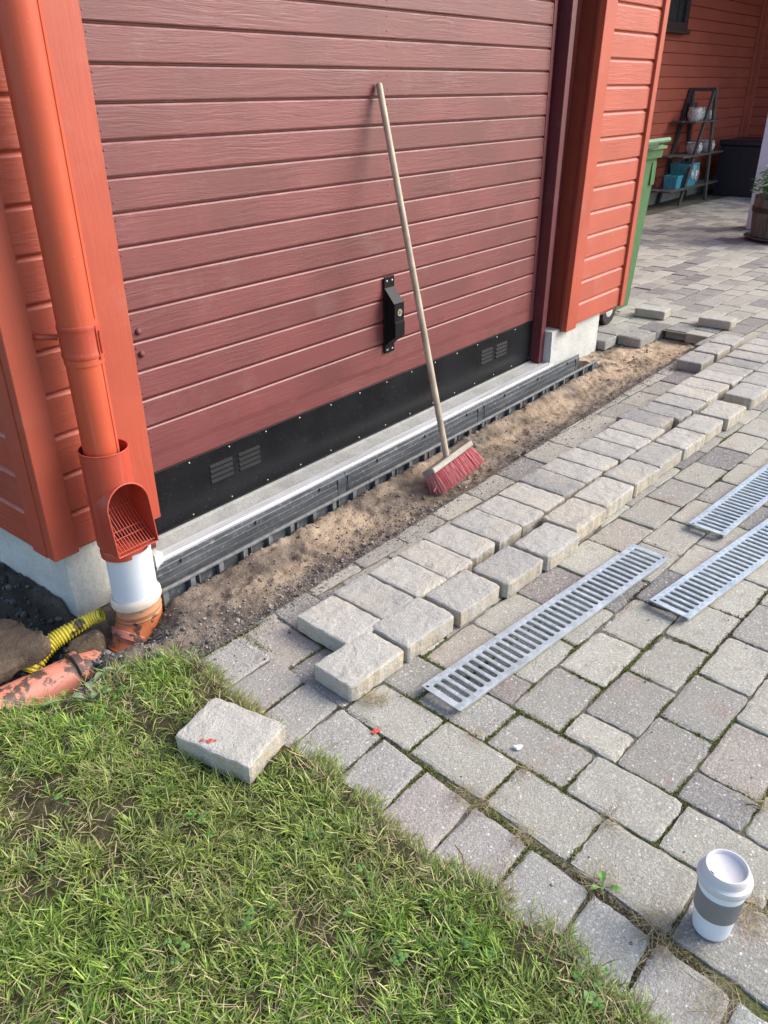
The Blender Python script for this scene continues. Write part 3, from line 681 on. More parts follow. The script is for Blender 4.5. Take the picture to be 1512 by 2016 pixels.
# ================================================================ DRAINAGE CHANNEL (three one-metre lengths)
def channel(x0, x1, label):
    t = thing('drainage_channel', label, 'drain channel', ((x0+x1)/2, -.198, 0), 0, 'drain channel lengths set in front of the door')
    L = (x1-x0)/2-.0015
    mb = MB()      # body: U with stepped inner back wall
    pr = [(.0675, -.001), (.0675, -.131), (-.052, -.13), (-.052, -.0105), (-.0600, -.0102), (-.050, -.0098), (-.049, -.118), (.0535, -.118), (.0540, -.062), (.0550, -.060), (.0552, -.036), (.0562, -.0345), (.0568, -.014), (.0595, -.0115), (.0600, -.0005)]
    mb.extr(pr, -L, L, lambda a, p, q: (a, p, q)); bodymb = mb
    mb = MB(); mb.extr([(-.0715, -.0085), (-.0715, -.0012), (-.0700, .0006), (-.0620, .0006), (-.0600, -.0012), (-.0590, -.0098), (-.0620, -.0100)], -L, L, lambda a, p, q: (a, p, q)); k = 0; xx = -L+.03
    while xx < L-.02:
        mb.box(xx, xx+.019, -.0705, -.0525, -.12, -.0104)
        if k % 2: mb.box(xx+.036, xx+.040, -.068, -.0525, -.12, -.0104)
        xx += (.105, .115)[k % 2]; k += 1
    mb.build('front_rim', RIM, t)
    mb = bodymb
    for xx in np.arange(-L+.2, L, .33): mb.box(xx-.006, xx, .0500, .0600, -.022, -.012)
    for s_ in (-1, 1): mb.box(s_*(L-.028)-.02, s_*(L-.028)+.02, .0525, .0555, -.100, -.016)
    mb.build('channel_body', CHAN, t)
channel(-.24, .77, 'grey plastic drain channel length nearest the white drainpipe')
channel(.77, 1.77, 'middle grey plastic drain channel length behind the broom')
channel(1.77, 2.775, 'grey plastic drain channel length ending under the right plinth')

# ================================================================ DOWNPIPE + DRAIN
PX, PY = -.289, -.213
dp = thing('downpipe', 'orange red round metal downpipe with a leaf trap at the left garage corner', 'downpipe', (PX, PY, 0))
mb = MB(); mb.lathe([(.0475, .455), (.0475, .735)], 40); mb.lathe([(.0500, .725), (.0500, 2.58)], 40); mb.lathe([(.0475, .735), (.0500, .727)], 40)
sa = R_(-62)                                                     # folded seam facing the yard
T = lambda r, z, d: (math.cos(sa+d)*r, math.sin(sa+d)*r, z)
for (r, z0, z1) in ((.0475, .455, .725), (.0500, .84, 2.58)):
    mb.add([T(r-.001, z0, -.022), T(r+.0022, z0, -.010), T(r+.0022, z0, .03), T(r-.001, z0, .034), T(r-.001, z1, -.022), T(r+.0022, z1, -.010), T(r+.0022, z1, .03), T(r-.001, z1, .034)], [(0, 1, 5, 4), (1, 2, 6, 5), (2, 3, 7, 6)])
mb.build('pipe', PIPE, dp, smooth=True)
mb = MB()
for z0, z1 in ((.742, .827),):
    mb.lathe([(.0502, z0), (.0518, z0+.001), (.0530, z0+.007), (.0518, z0+.012), (.0512, z0+.02), (.0512, z1-.02), (.0518, z1-.012), (.0530, z1-.007), (.0518, z1-.001), (.0502, z1)], 40)
    mb.add([T(.0545, z0-.004, -.16), T(.0555, z0-.004, .13), T(.0555, z1-.003, .13), T(.0545, z1-.003, -.16), T(.050, z0-.004, -.16), T(.050, z0-.004, .13), T(.050, z1-.003, .13), T(.050, z1-.003, -.16)], [(0, 1, 2, 3), (4, 5, 1, 0), (1, 5, 6, 2), (2, 6, 7, 3), (3, 7, 4, 0)])
    mb.tube([T(.0562, z0+.012, -.02), T(.0562, z1-.02, -.02)], .0028, 8); mb.tube([T(.0562, z0+.012, .045), T(.0562, z1-.02, .045)], .0028, 8); mb.tube([T(.0562, z1-.019, -.02), T(.0562, z1-.019, .045)], .0028, 8)
    mb.tube([(-.035, .045, .79), (-.075, .07, .795), (-.078, .105, .795)], .008, 10)
    mb.lathe([(.0001, .012), (.008, .010), (.009, .004), (.019, .003), (.020, 0)], 20, T=lambda x, y, q: (-.082+x, .0925-q, .796+y))
mb.build('wall_bracket', PIPED, dp, smooth=True)
# leaf trap: cylinder with an arched mouth and a lip
mb = MB(); RS = .0652; hw = RS; yo = -.012
zb = lambda t: .332+RS*max(0., -math.sin(t))                     # t in (pi, 2pi): front half
yp = lambda z: -.0685-(.388-z)*.11+yo
LIPZ = .2015; LIPY = yp(LIPZ)
th_ = [math.pi*k/20 for k in range(21)]; vs = [(RS*math.cos(t), RS*math.sin(t)+yo, z) for z in (.2, .4875) for t in th_]
mb.add(vs, [(k, k+1, 21+k+1, 21+k) for k in range(20)])
th_ = [math.pi+math.pi*k/28 for k in range(29)]; vs = [(RS*math.cos(t), RS*math.sin(t)+yo, z) for f in (0, 1) for t in th_ for z in ((zb(t) if f == 0 else .4875),)]
mb.add(vs, [(k, k+1, 29+k+1, 29+k) for k in range(28)])
vs = [(RS*math.cos(t), RS*math.sin(t)+yo, zb(t)) for t in th_]+[(RS*math.cos(t), yp(zb(t)), zb(t)) for t in th_]
mb.add(vs, [(k, k+1, 29+k+1, 29+k) for k in range(28)])
for sx in (-1, 1): mb.add([(sx*hw, yo, .332), (sx*hw, yo, LIPZ), (sx*hw, LIPY, LIPZ), (sx*hw, yp(.332), .332)], [(0, 1, 2, 3)])
mb.add([(-hw, yo, LIPZ), (hw, yo, LIPZ), (hw, LIPY, LIPZ), (-hw, LIPY, LIPZ)], [(0, 1, 2, 3)])
mb.lathe([(RS, .2), (.060, .192), (.058, .186), (.060, .182), (.062, .178), (.0612, .160)], 40, (0, yo, 0))
edge = [(-hw, LIPY, LIPZ)]+[(RS*math.cos(t), yp(zb(t)), zb(t)) for t in th_]+[(hw, LIPY, LIPZ), (-hw, LIPY, LIPZ)]
mb.tube(edge, .0026, 8); mb.tube([(RS*math.cos(2*math.pi*k/40), RS*math.sin(2*math.pi*k/40)+yo, .4875) for k in range(41)], .0019, 8)
for x_, z_ in ((-.045, .465), ): mb.lathe([(.0003, .002), (.003, 0)], 8, T=lambda x, y, q: (-.050+x, -.0395+yo-q, .455+y))
trap = mb.build('leaf_trap', PIPED, dp, smooth=True)
gm = MB()
def gb(x, f):            # bar curve from back top to lip
    y = .05-(.05-LIPY-.004)*f+yo*(1-f); z = .372-(.168)*(f**.62 if f > 0 else 0); return (x, y, z+.003)
for k in range(13):
    x = -hw+.008+(2*hw-.016)*k/12; gm.tube([gb(x, f) for f in np.linspace(0.02, 1, 9)], .0013, 6)
for f in (.28, .62, .74, .97): p = gb(0, f); gm.tube([(-hw+.004, p[1], p[2]-.001), (hw-.004, p[1], p[2]-.001)], .0015, 6)
gm.build('leaf_grate', PIPED, trap, smooth=True)
rs = thing('drain_riser', 'white plastic drain pipe in an orange elbow under the red leaf trap', 'drain pipe', (PX+.016, PY-.012, 0))
mb = MB(); mb.lathe([(.066, -.02), (.066, .172), (.063, .172), (.063, .1)], 40); mb.build('white_pipe', PVC, rs, smooth=True)
mb = MB(); TL = lambda x, y, z: (x, y, z+.09*x-.05*y)
mb.lathe([(.0662, .016), (.070, .018), (.0745, .010), (.0755, 0), (.0745, -.010), (.070, -.014), (.066, -.014)], 40, T=TL); mb.build('socket_ring', CREAM, rs, smooth=True)
mb = MB(); mb.lathe([(.069, -.012), (.0695, -.03), (.0715, -.034), (.0715, -.040), (.0685, -.044), (.0685, -.05), (.0705, -.053), (.069, -.060)], 40, T=TL); mb.build('socket_collar', TAN, rs, smooth=True)
ax0 = Vector((-.004, -.004, -.055)); dirv = Vector((-.62, -.12, -.775)).normalized()
mb = MB(); pts = [Vector((0, 0, -.045)), Vector((0, 0, -.075)), Vector((-.008, -.002, -.098)), Vector((-.022, -.005, -.122))]
mb.tube(pts+[pts[-1]+dirv*.03], [.069, .069, .069, .069, .069], 36); mb.build('elbow', TERRA, rs, smooth=True)
p0 = pts[-1]+dirv*.012; mb = MB(); mb.tube([p0-dirv*.012, p0-dirv*.009, p0+dirv*.009, p0+dirv*.013], [.067, .0765, .0765, .067], 36); mb.build('elbow_ring', TERRAB, rs, smooth=True)
mb = MB(); mb.tube([p0+dirv*.012, p0+dirv*.05, p0+dirv*.052, p0+dirv*.056, p0+dirv*.06, p0+dirv*.15], [.066, .066, .068, .068, .065, .065], 36); mb.build('elbow_spigot', TERRA, rs, smooth=True)
bp_ = thing('buried_pipe', 'half buried terracotta coloured drain pipe lying in dark soil beside the lawn', 'drain pipe', (-.75, -.25, -.1))
bp_.location = (0, 0, 0)
mb = MB(); mb.tube([(-1.9, -.20, -.070), (-1.15, -.245, -.070), (-.535, -.292, -.100), (-.47, -.297, -.118)], .056, 32); mb.build('pipe', TERRAB, bp_, smooth=True)
mb = MB(); a_, b_ = Vector((-.545, -.291, -.100)), Vector((-.518, -.294, -.101)); mb.tube([a_, a_.lerp(b_, .15), a_.lerp(b_, .85), b_], [.057, .066, .066, .057], 32); mb.build('pipe_collar', TERRAB, bp_, smooth=True)
# yellow corrugated hose
mb = MB(); cpts = [Vector(p) for p in ((-.366, -.176, -.040), (-.392, -.154, -.052), (-.434, -.142, -.062), (-.478, -.134, -.072), (-.515, -.130, -.082), (-.56, -.135, -.10), (-.60, -.15, -.13))]
def cr_(t):
    i = min(int(t), len(cpts)-2); f = t-i; p = [cpts[max(i-1, 0)], cpts[i], cpts[i+1], cpts[min(i+2, len(cpts)-1)]]
    return .5*((2*p[1])+(-p[0]+p[2])*f+(2*p[0]-5*p[1]+4*p[2]-p[3])*f*f+(-p[0]+3*p[1]-3*p[2]+p[3])*f**3)
N = 26*4; ps, rs_ = [], []
for i in range(N+1):
    t = i/N*(len(cpts)-1); ps.append(cr_(t)); rs_.append((.0205+.0075*max(0, min(1, (t-1.0)/2.5)))*(1 if i % 4 in (0, 1) else .875))
mb.tube(ps, rs_, 20, cap=False); mb.tube(list(reversed(ps[:10])), [r_*.86 for r_ in reversed(rs_[:10])], 20, cap=False); mb.m = 1; mb.tube(ps[7:9], [.019, .019], 20)  # black disc in the mouth stands in for the shade inside the hose
ho = mb.build('drain_hose', [YEL, RUBBER_HOLES], smooth=False); tag(ho, 'yellow corrugated drain hose lying open ended by the concrete plinth corner', 'hose')
# soil-covered slab
def blob_slab(P, z0, z1, seed, jag=.022):
    mb = MB(); rg = random.Random(seed); pts = []
    for i in range(len(P)):
        a, b = Vector(P[i]), Vector(P[(i+1) % len(P)]); L = (b-a).length; n_ = max(2, int(L/.02))
        for k in range(n_):
            p = a.lerp(b, k/n_); pts.append((p.x+rg.uniform(-jag, jag)*.5, p.y+rg.uniform(-jag, jag)*.5))
    c = np.mean(pts, 0); N = len(pts); rings = []
    for s_, z in ((.93, z0), (.985, z0+(z1-z0)*.45), (1.0, z1-.012), (.985, z1-.004), (.95, z1-.001), (.80, z1), (.5, z1+.002), (.2, z1)):
        rings.append([(c[0]+(p[0]-c[0])*s_, c[1]+(p[1]-c[1])*s_, z+rg.uniform(-.004, .004)) for p in pts])
    vs = [p for r_ in rings for p in r_]; fs = [(k*N+i, k*N+(i+1) % N, (k+1)*N+(i+1) % N, (k+1)*N+i) for k in range(len(rings)-1) for i in range(N)]
    fs += [tuple((len(rings)-1)*N+i for i in range(N)), tuple(range(N))[::-1]]; mb.add(vs, fs); return mb
o = blob_slab([(-1.2, .06), (-.62, .07), (-.575, .0), (-.552, -.10), (-.535, -.19), (-.565, -.235), (-.66, -.236), (-.80, -.215), (-1.2, -.19)], -.050, -.006, 8).build('stone_slab', CLOD, smooth=True)
tag(o, 'flat brown soil covered slab lying beside the dug trench', 'slab')
o = blob_slab([(-.49, -.185), (-.45, -.178), (-.405, -.190), (-.395, -.225), (-.44, -.25), (-.495, -.245), (-.515, -.215)], -.14, -.066, 12, .01).build('soil_lump', CLOD, smooth=True)
tag(o, 'dark lump of soil lying against the yellow hose', 'soil lump')

# ================================================================ LOOSE PAVING STONES
VAR = []
def stone_mesh(w, d, h, seed):
    mb = MB(); stone(mb, [(-w/2, -d/2), (w/2, -d/2), (w/2, d/2), (-w/2, d/2)], 0, h, seed, bev=.0058, rag=.0035, n=9, round_=.016)
    o = mb.build('paving_stone', STONE, smooth=False); me = o.data; bpy.data.objects.remove(o); return me
LONG = [stone_mesh(.139, .206, .052, 50+i) for i in range(6)]; WIDE = [stone_mesh(.205, .139, .052, 70+i) for i in range(6)]
ORD = 'first second third fourth fifth sixth seventh eighth ninth tenth eleventh twelfth thirteenth fourteenth fifteenth sixteenth seventeenth eighteenth nineteenth twentieth twenty-first twenty-second twenty-third twenty-fourth twenty-fifth twenty-sixth twenty-seventh twenty-eighth twenty-ninth thirtieth'.split()
def put(me, x, y, z, rz, label, group, tilt=(0, 0)):
    o = bpy.data.objects.new('paving_stone', me); COL.objects.link(o); o.location = (x, y, z); o.rotation_euler = (tilt[0], tilt[1], rz); return tag(o, label, 'paving stone', group)
BACK = [-.102, .046, .190, .327, .462, .600, .741, .883, 1.026, 1.172, 1.305, 1.442, 1.582, 1.717, 1.857, 2.008, 2.148, 2.298, 2.452, 2.608, 2.760, 2.914, 3.052, 3.235, 3.38, 3.525, 3.67, 3.815, 3.96]
rg = random.Random(21)
for i in range(len(BACK)-1):
    x0, x1 = BACK[i], BACK[i+1]; xc = (x0+x1)/2; yb = -.738-.038*xc + (.028 if i == 14 else 0)+rg.uniform(-.005, .005)
    me = LONG[i % 6]; o = put(me, xc-.006, yb-.099, .0045, -.055+rg.uniform(-.012, .012)+(math.pi if i % 3 == 0 else 0), 'grey paving stone, %s from the lawn end in the back row of the stack' % ORD[i], 'stacked paving stones in the back row', (rg.uniform(-.008, .008), rg.uniform(-.008, .008)))
    o.scale = (min(1.08, (x1-x0-.0015)/.139), 1, rg.uniform(.96, 1.05))
FRONT = [(-.231, -.026, -1.059), (-.020, .186, -1.071), (.196, .392, -1.092), (.398, .596, -1.120), (.603, .806, -1.140), (.815, 1.024, -1.126), (1.033, 1.252, -1.128), (1.258, 1.462, -1.138), (1.470, 1.684, -1.142), (1.690, 1.896, -1.158), (1.902, 2.112, -1.163), (2.118, 2.335, -1.186), (2.445, 2.668, -1.190), (2.674, 2.88, -1.188), (2.888, 3.09, -1.192), (3.096, 3.30, -1.20), (3.31, 3.51, -1.21), (3.52, 3.72, -1.215)]
for i, (x0, x1, yf) in enumerate(FRONT):
    o = put(WIDE[i % 6], (x0+x1)/2, yf+.068, .0045, -.05+rg.uniform(-.02, .02)+(math.pi if i % 2 else 0), 'grey paving stone, %s from the lawn end in the front row of the stack' % ORD[i], 'stacked paving stones in the front row', (rg.uniform(-.008, .008), rg.uniform(-.006, .006)))
    o.scale = (min(1.08, (x1-x0-.002)/.205), 1, rg.uniform(.97, 1.05))
for i, (x, y, rz) in enumerate(((2.935, -.737, .0), (3.165, -.745, -.02), (3.385, -.752, -.03))):
    put(WIDE[(i+2) % 6], x, y, .0045, rz, ('dark sided paving stone set crosswise at the soil edge behind the stack', 'crosswise paving stone in the middle behind the stack near the dug corner', 'farthest crosswise paving stone behind the stack by the trench end')[i], 'crosswise stones behind the stack')
put(LONG[1], 3.835, -.125, .0055, .06, 'pale loose paving stone lying on the pavement near the green bin wheel', 'lone loose paving stones')
put(LONG[4], 3.845, -.545, .0055, .04, 'pale loose paving stone lying alone on the pavement beyond the trench end', 'lone loose paving stones')
lo = put(stone_mesh(.150, .208, .054, 91), -.515, -.938, .010, R_(12), 'pale paving stone with red paint spots lying on the grass edge', 'lone loose paving stones', (.02, -.015))
sp = MB()
for (cx, cy, r) in ((-.052, .018, .0075), (-.058, .035, .0048), (-.045, .008, .004), (-.02, .06, .0014), (-.015, .066, .0016)):
    sp.add([(cx+r*rr.uniform(.6, 1.25)*math.cos(t*.6283), cy+r*rr.uniform(.6, 1.25)*math.sin(t*.6283), .0558) for t in range(10)], [tuple(range(10))])
sp.build('paint_spot', REDSPOT, lo)

# ================================================================ DRAIN GRATES
def grate_mesh():
    mb = MB(); L, W = 1.0, .125; n = 36; mrg = .014; p = (L-2*mrg)/n; sw, sl_ = .0073, .046; z = .021; t = .0022; K = 24
    def cell(x0, x1):
        cx = (x0+x1)/2; inn, outr = [], []
        for k in range(K):
            an = 2*math.pi*k/K; c, s_ = math.cos(an), math.sin(an)
            iy = s_*sw+(sl_-sw)*(1 if s_ > 1e-9 else -1 if s_ < -1e-9 else 0); inn.append((cx+c*sw, iy))
            q = max(abs(c), abs(s_)); outr.append((cx+c/q*(x1-x0)/2, s_/q*W/2))
        vs = [(a, b, z) for a, b in outr]+[(a+(a-cx)*.14, b+math.copysign(.0012, b) if b else b, z-.0003) for a, b in inn]+[(a+(a-cx)*.05, b, z-.0035) for a, b in inn]+[(a+(a-cx)*.55, b, z-.010) for a, b in inn]
        fs = []
        for r_ in range(3):
            for k in range(K): k2 = (k+1) % K; fs.append((r_*K+k, r_*K+k2, (r_+1)*K+k2, (r_+1)*K+k))
        mb.add(vs, fs)
    for i in range(n): cell(-L/2+mrg+i*p, -L/2+mrg+(i+1)*p)
    for s_ in (-1, 1):
        mb.box(min(s_*L/2, s_*(L/2-mrg)), max(s_*L/2, s_*(L/2-mrg)), -W/2, W/2, z-t, z, 0)
        mb.add([(-L/2, s_*W/2, z), (L/2, s_*W/2, z), (L/2, s_*(W/2+.0006), z-.0022), (-L/2, s_*(W/2+.0006), z-.0022), (-L/2, s_*(W/2-.006), z-.0024), (L/2, s_*(W/2-.006), z-.0024), (-L/2+.02, s_*(W/2-.007), .001), (L/2-.02, s_*(W/2-.007), .001)], [(0, 1, 2, 3), (3, 2, 5, 4), (4, 5, 7, 6)])
    for i in range(n+1):
        x = -L/2+mrg+i*p
        for y in (-.054, -.018, .018, .054): mb.lathe([(.0002, z+.0013), (.0013, z+.0010), (.0021, z)], 7, (x, y, 0))
    o = mb.build('drain_grate', GALV, fixn=False); bm = bmesh.new(); bm.from_mesh(o.data); bmesh.ops.remove_doubles(bm, verts=bm.verts, dist=.00005); bmesh.ops.recalc_face_normals(bm, faces=bm.faces); bm.to_mesh(o.data); bm.free()
    return o
def gplace(o, cx, cy, an, label):
    o.location = (cx, cy, .003); o.rotation_euler = (0, 0, an); tag(o, label, 'drain grate', 'galvanised drain grates laid out on the pavers')
    for q_ in ((-.4905, .049, 0), (.4905, -.049, 0)):
        h = MB(); h.lathe([(.0001, .0218), (.0036, .0218), (.0036, .0212)], 12, q_); h.build('screw_hole', RUBBER_HOLES, o)
ga = -.1223; u = np.array((math.cos(ga), math.sin(ga))); vv = np.array((-u[1], u[0]))
g1 = grate_mesh(); c = np.array((-.0892, -1.1597))+u*.5-vv*.0625; gplace(g1, c[0], c[1], ga, 'galvanised slotted drain grate lying nearest the paver stack with both ends showing')
g2 = bpy.data.objects.new('drain_grate', g1.data); COL.objects.link(g2); a2 = -.095; c = np.array((1.152, -1.369))+np.array((math.cos(a2), math.sin(a2)))*.5-np.array((-math.sin(a2), math.cos(a2)))*.0625; gplace(g2, c[0], c[1], a2, 'galvanised slotted drain grate lying farthest right, highest in view')
g3 = bpy.data.objects.new('drain_grate', g1.data); COL.objects.link(g3); a3 = -.163; c = np.array((.626, -1.451))+np.array((math.cos(a3), math.sin(a3)))*.5-np.array((-math.sin(a3), math.cos(a3)))*.0625; gplace(g3, c[0], c[1], a3, 'galvanised slotted drain grate lying between the other two grates')

# ================================================================ BROOM
br = thing('broom', 'push broom with wooden handle and red bristles leaning on the maroon door', 'broom', (1.03, -.45, 0))
br.location = (0, 0, 0)
hb = Vector((1.030, -.449, .046)); ht = Vector((1.157, -.014, 1.360)); hd = (ht-hb).normalized()
mb = MB(); mb.tube([hb, hb.lerp(ht, .3), hb.lerp(ht, .7), ht-hd*.008, ht-hd*.002, ht], [.0125, .0125, .012, .0118, .010, .006], 20); mb.build('handle', HANDLE, br, smooth=True)
hx = Vector((.292, .022, .012)).normalized(); hz = (hd-hx*hd.dot(hx)); hz = (Vector((.03, .55, .84))); hz = (hz-hx*hz.dot(hx)).normalized(); hy = hz.cross(hx)
hc = Vector((1.042, -.447, .048))
HT = lambda x, y, z: tuple(hc+hx*x+hy*y+hz*z)
mb = MB(); mb.box(-.150, .150, -.030, .030, -.011, .012, .003, T=HT); mb.build('head', HEADW, br)
mb = MB(); rg = random.Random(2)
for i in range(24):
    for j in range(5):
        x0, y0 = -.140+.280*i/23, -.022+.044*j/4
        for k in range(9):
            sx, sy = rg.uniform(-1, 1), rg.uniform(-1, 1); c = rg.uniform(.75, 1.15); L = rg.uniform(.072, .088)
            a = Vector((x0+sx*.0022, y0+sy*.0022, -.011)); b = Vector((x0*1.06+sx*.011, y0*1.4+sy*.009-.003, -.011-L)); mid = a.lerp(b, .5)+Vector((sx*.001, sy*.002, 0))
            col = (.62*c, .15*c, .145*c, 1) if rg.random() < .7 else (.78*c, .36*c, .31*c, 1)
            mb.tube([HT(*a), HT(*mid), HT(*b)], [.0011, .0010, .0008], 4, False, col)
for (a, b, c) in (((-.148, -.01, -.02), (-.165, -.015, -.05), (-.158, -.02, -.085)), ((-.158, -.015, -.05), (-.175, -.02, -.06), (-.195, -.02, -.065))):
    mb.tube([HT(*a), HT(*b), HT(*c)], .0009, 4, False, (.5, .16, .12, 1))
mb.build('bristles', BRIST, br, fixn=False)

# ================================================================ TRAVEL MUG
cu = thing('travel_mug', 'white travel mug with grey ribbed band and mauve lid on the pavers', 'mug', (-.268, -1.945, .003)); cu.scale = (1, 1, 1.045)
mb = MB(); mb.lathe([(.0001, .001), (.029, .001), (.0318, .003), (.0325, .006), (.0365, .06), (.0405, .128), (.0405, .13), (.036, .13)], 64); mb.build('mug_body', CUPW, cu, smooth=True)
mb = MB(); rb = lambda k, z: .0 if z in (.051, .1035) else (.012 if (k % 4) in (0, 1) else 0)
mb.lathe([(.0362, .051), (.0374, .052), (.0376, .054), (.0396, .101), (.0396, .1025), (.0386, .1035)], 288, wob=rb); mb.build('grip_band', CUPB, cu, smooth=False)
mb = MB(); mb.lathe([(.0402, .121), (.0440, .1212), (.0452, .1235), (.0455, .1315), (.0445, .1348), (.0405, .1365), (.0388, .138), (.0380, .146), (.0370, .1508), (.0352, .1535), (.0330, .1535), (.0316, .152), (.0300, .1475), (.022, .1435), (.011, .1415), (.0002, .141)], 72); mb.build('mug_lid', CUPL, cu, smooth=True)
mb = MB(); vs = []
for k in range(14):
    an = 2*math.pi*k/14; vs.append((-.0338+.0011*math.cos(an)*1.1, .0035*0+.0048*math.sin(an), .1549))
mb.add(vs, [tuple(range(14))]); o = mb.build('sip_hole', RUBBER_HOLES, cu); o.rotation_euler = (0, 0, R_(-28))

# ================================================================ HOUSE, CARPORT, BACKGROUND OBJECTS
ho = thing('house', 'brick red timber house wall with dark window at the far end of the yard', 'house', (0, 0, 0))
mb = MB(); siding(mb, 3.33, 12.28, .19, 3.6, .1255, lambda a, d, z: (a, 2.165-d, z), face=.018, bev=.013, lip=.005, rec=.001); mb.build('wall_siding', BRICKRED, ho)
mb = MB(); siding(mb, -5, 2.15, .19, 3.6, .1255, lambda a, d, z: (12.33-d, a, z), face=.018, bev=.013, lip=.005, rec=.001); mb.build('side_siding', BRICKREDY, ho)
mb = MB(); mb.box(12.235, 12.29, 2.10, 2.145, .17, 3.0, .003); mb.box(12.27, 12.31, 2.03, 2.098, .17, 3.0, .003); mb.build('corner_board', BRICKREDV, ho)
mb = MB(); mb.box(3.33, 12.5, 2.17, 2.4, .15, 3.6); mb.box(12.335, 12.6, -5, 2.4, .15, 3.6); mb.build('wall_core', BRICKRED, ho)
mb = MB(); mb.box(3.33, 12.5, 2.155, 2.38, -.3, .185); mb.box(12.33, 12.55, -5, 2.154, -.3, .185); mb.build('plinth', SILL, ho)
wn = MB(); wn.box(8.55, 9.46, 2.085, 2.150, 1.925, 2.0, .003); wn.box(9.36, 9.46, 2.085, 2.15, 2.0, 2.9, .003); wn.box(8.55, 8.65, 2.085, 2.15, 2.0, 2.9, .003); wn.box(8.65, 9.36, 2.085, 2.15, 2.82, 2.9, .003); wn.box(9.20, 9.245, 2.12, 2.152, 2.0, 2.82); wn.box(8.5, 9.5, 2.06, 2.152, 1.885, 1.924, .003)
win = wn.build('window', WINF, ho); mb = MB(); mb.box(8.65, 9.36, 2.13, 2.138, 2.0, 2.82); mb.build('pane', GLASSD, win)
cp = thing('carport', 'white square post with an unseen carport roof added to shade the far house wall', 'carport', (0, 0, 0))
mb = MB(); mb.box(7.85, 12.31, .2, 2.15, 3.02, 3.16); mb.build('roof', WINF, cp)  # roof out of view, added to keep the sun off the far wall
mb = MB(); mb.box(7.92, 8.20, .235, .556, .0, 3.02, .006)
mb.build('post', WHITEP, cp)
# wheelie bin
bn = thing('wheelie_bin', 'green wheelie bin standing behind the right garage corner', 'bin', (3.62, .30, 0), R_(0))
def taper(mb, w0, d0, z0, w1, d1, z1, cx=0, cy=0):
    vs = [(cx+sx*w0/2, cy+sy*d0/2, z0) for sx, sy in ((-1, -1), (1, -1), (1, 1), (-1, 1))]+[(cx+sx*w1/2, cy+sy*d1/2, z1) for sx, sy in ((-1, -1), (1, -1), (1, 1), (-1, 1))]
    mb.add(vs, [(0, 3, 2, 1), (4, 5, 6, 7), (0, 1, 5, 4), (1, 2, 6, 5), (2, 3, 7, 6), (3, 0, 4, 7)])
mb = MB(); taper(mb, .42, .50, .05, .53, .58, .96); taper(mb, .57, .62, .955, .58, .63, 1.005); mb.box(.20, .258, -.294, -.285, .80, .93); mb.box(.05, .09, -.297, -.285, .3, .93); mb.build('bin_body', BINM, bn)
mb = MB(); taper(mb, .60, .66, 1.006, .60, .66, 1.022); taper(mb, .58, .62, 1.022, .48, .50, 1.055); mb.box(-.10, .10, -.36, -.30, 1.02, 1.045, .006); mb.build('bin_lid', BINL, bn)
mb = MB(); mb.tube([(-.18, -.30, 1.03), (-.18, -.38, 1.06), (.18, -.38, 1.06), (.18, -.30, 1.03)], .014, 10); mb.build('bin_handle', BINL, bn)
for sy in (-.265, .24):
    mb = MB(); mb.lathe([(.03, -.022), (.095, -.022), (.10, -.016), (.10, .016), (.095, .022), (.03, .022)], 28, T=lambda x, y, z, sy=sy: (-.155+x, sy+z, .10+y)); wl = mb.build('wheel', RUBBER_HOLES, bn, smooth=True)
    mb = MB(); mb.lathe([(.001, -.024), (.045, -.024), (.06, -.018), (.06, .018), (.045, .024), (.001, .024)], 20, T=lambda x, y, z, sy=sy: (-.155+x, sy+z, .10+y)); mb.build('wheel_rim', CONC, wl, smooth=True)
# plant ladder
st = thing('plant_stand', 'weathered grey wooden ladder plant stand against the red wall', 'plant stand', (0, 0, 0))
tl, tr_ = Vector((9.975, 2.115, 1.312)), Vector((9.99, 1.83, 1.305))
def bar(mb, a, b, wx_, wy_):
    mb.add([tuple(p+Vector((sx*wx_, sy*wy_, 0))) for p in (a, b) for sx, sy in ((-1, -1), (1, -1), (1, 1), (-1, 1))], [(0, 3, 2, 1), (4, 5, 6, 7), (0, 1, 5, 4), (1, 2, 6, 5), (2, 3, 7, 6), (3, 0, 4, 7)])
for a, b in ((Vector((9.385, 1.84, 0)), tr_), (Vector((10.20, 1.80, 0)), tr_+Vector((.05, 0, 0))), (Vector((9.42, 2.13, 0)), tl), (Vector((10.33, 2.12, 0)), tl+Vector((.05, 0, 0)))):
    mb = MB(); bar(mb, a, b, .032, .014); mb.build('leg', GREYW, st)
mb = MB(); mb.box(9.97, 10.03, 1.80, 2.14, 1.285, 1.325, .003); mb.build('top_bar', GREYW, st)
SH = [(.957, 9.43, 10.36, 1.80, 2.13), (.577, 9.17, 10.60, 1.79, 2.13), (.205, 8.92, 10.60, 1.79, 2.13)]
for z, x0, x1, y0, y1 in SH:
    mb = MB(); n = 4; d = (y1-y0)/n
    for i in range(n): mb.box(x0+.03*(i % 2), x1-.04*(i % 3), y0+i*d, y0+(i+1)*d-.012, z-.020, z, .003)
    mb.build('shelf', GREYW, st)
def pot(x, y, z, r, h, mat, label, wide=1.25):
    mb = MB(); mb.lathe([(.001, 0), (r*.7, 0), (r*.95, h*.25), (r, h*.6), (r*.86, h*.85), (r*.92, h), (r*.8, h), (r*.7, h*.4), (.001, h*.35)], 24, (0, 0, 0)); o = mb.build('plant_pot', mat, smooth=True); o.location = (x, y, z); tag(o, label, 'pot', 'small pots on the plant stand')
pot(9.68, 1.92, .957, .088, .15, POTM, 'round pale speckled jar on the top shelf of the ladder stand')
pot(9.97, 1.97, .957, .072, .15, POTM, 'pale speckled jar behind the round one on the top shelf')
pot(9.90, 2.05, .957, .065, .20, POTD, 'dark pot at the back of the top shelf')
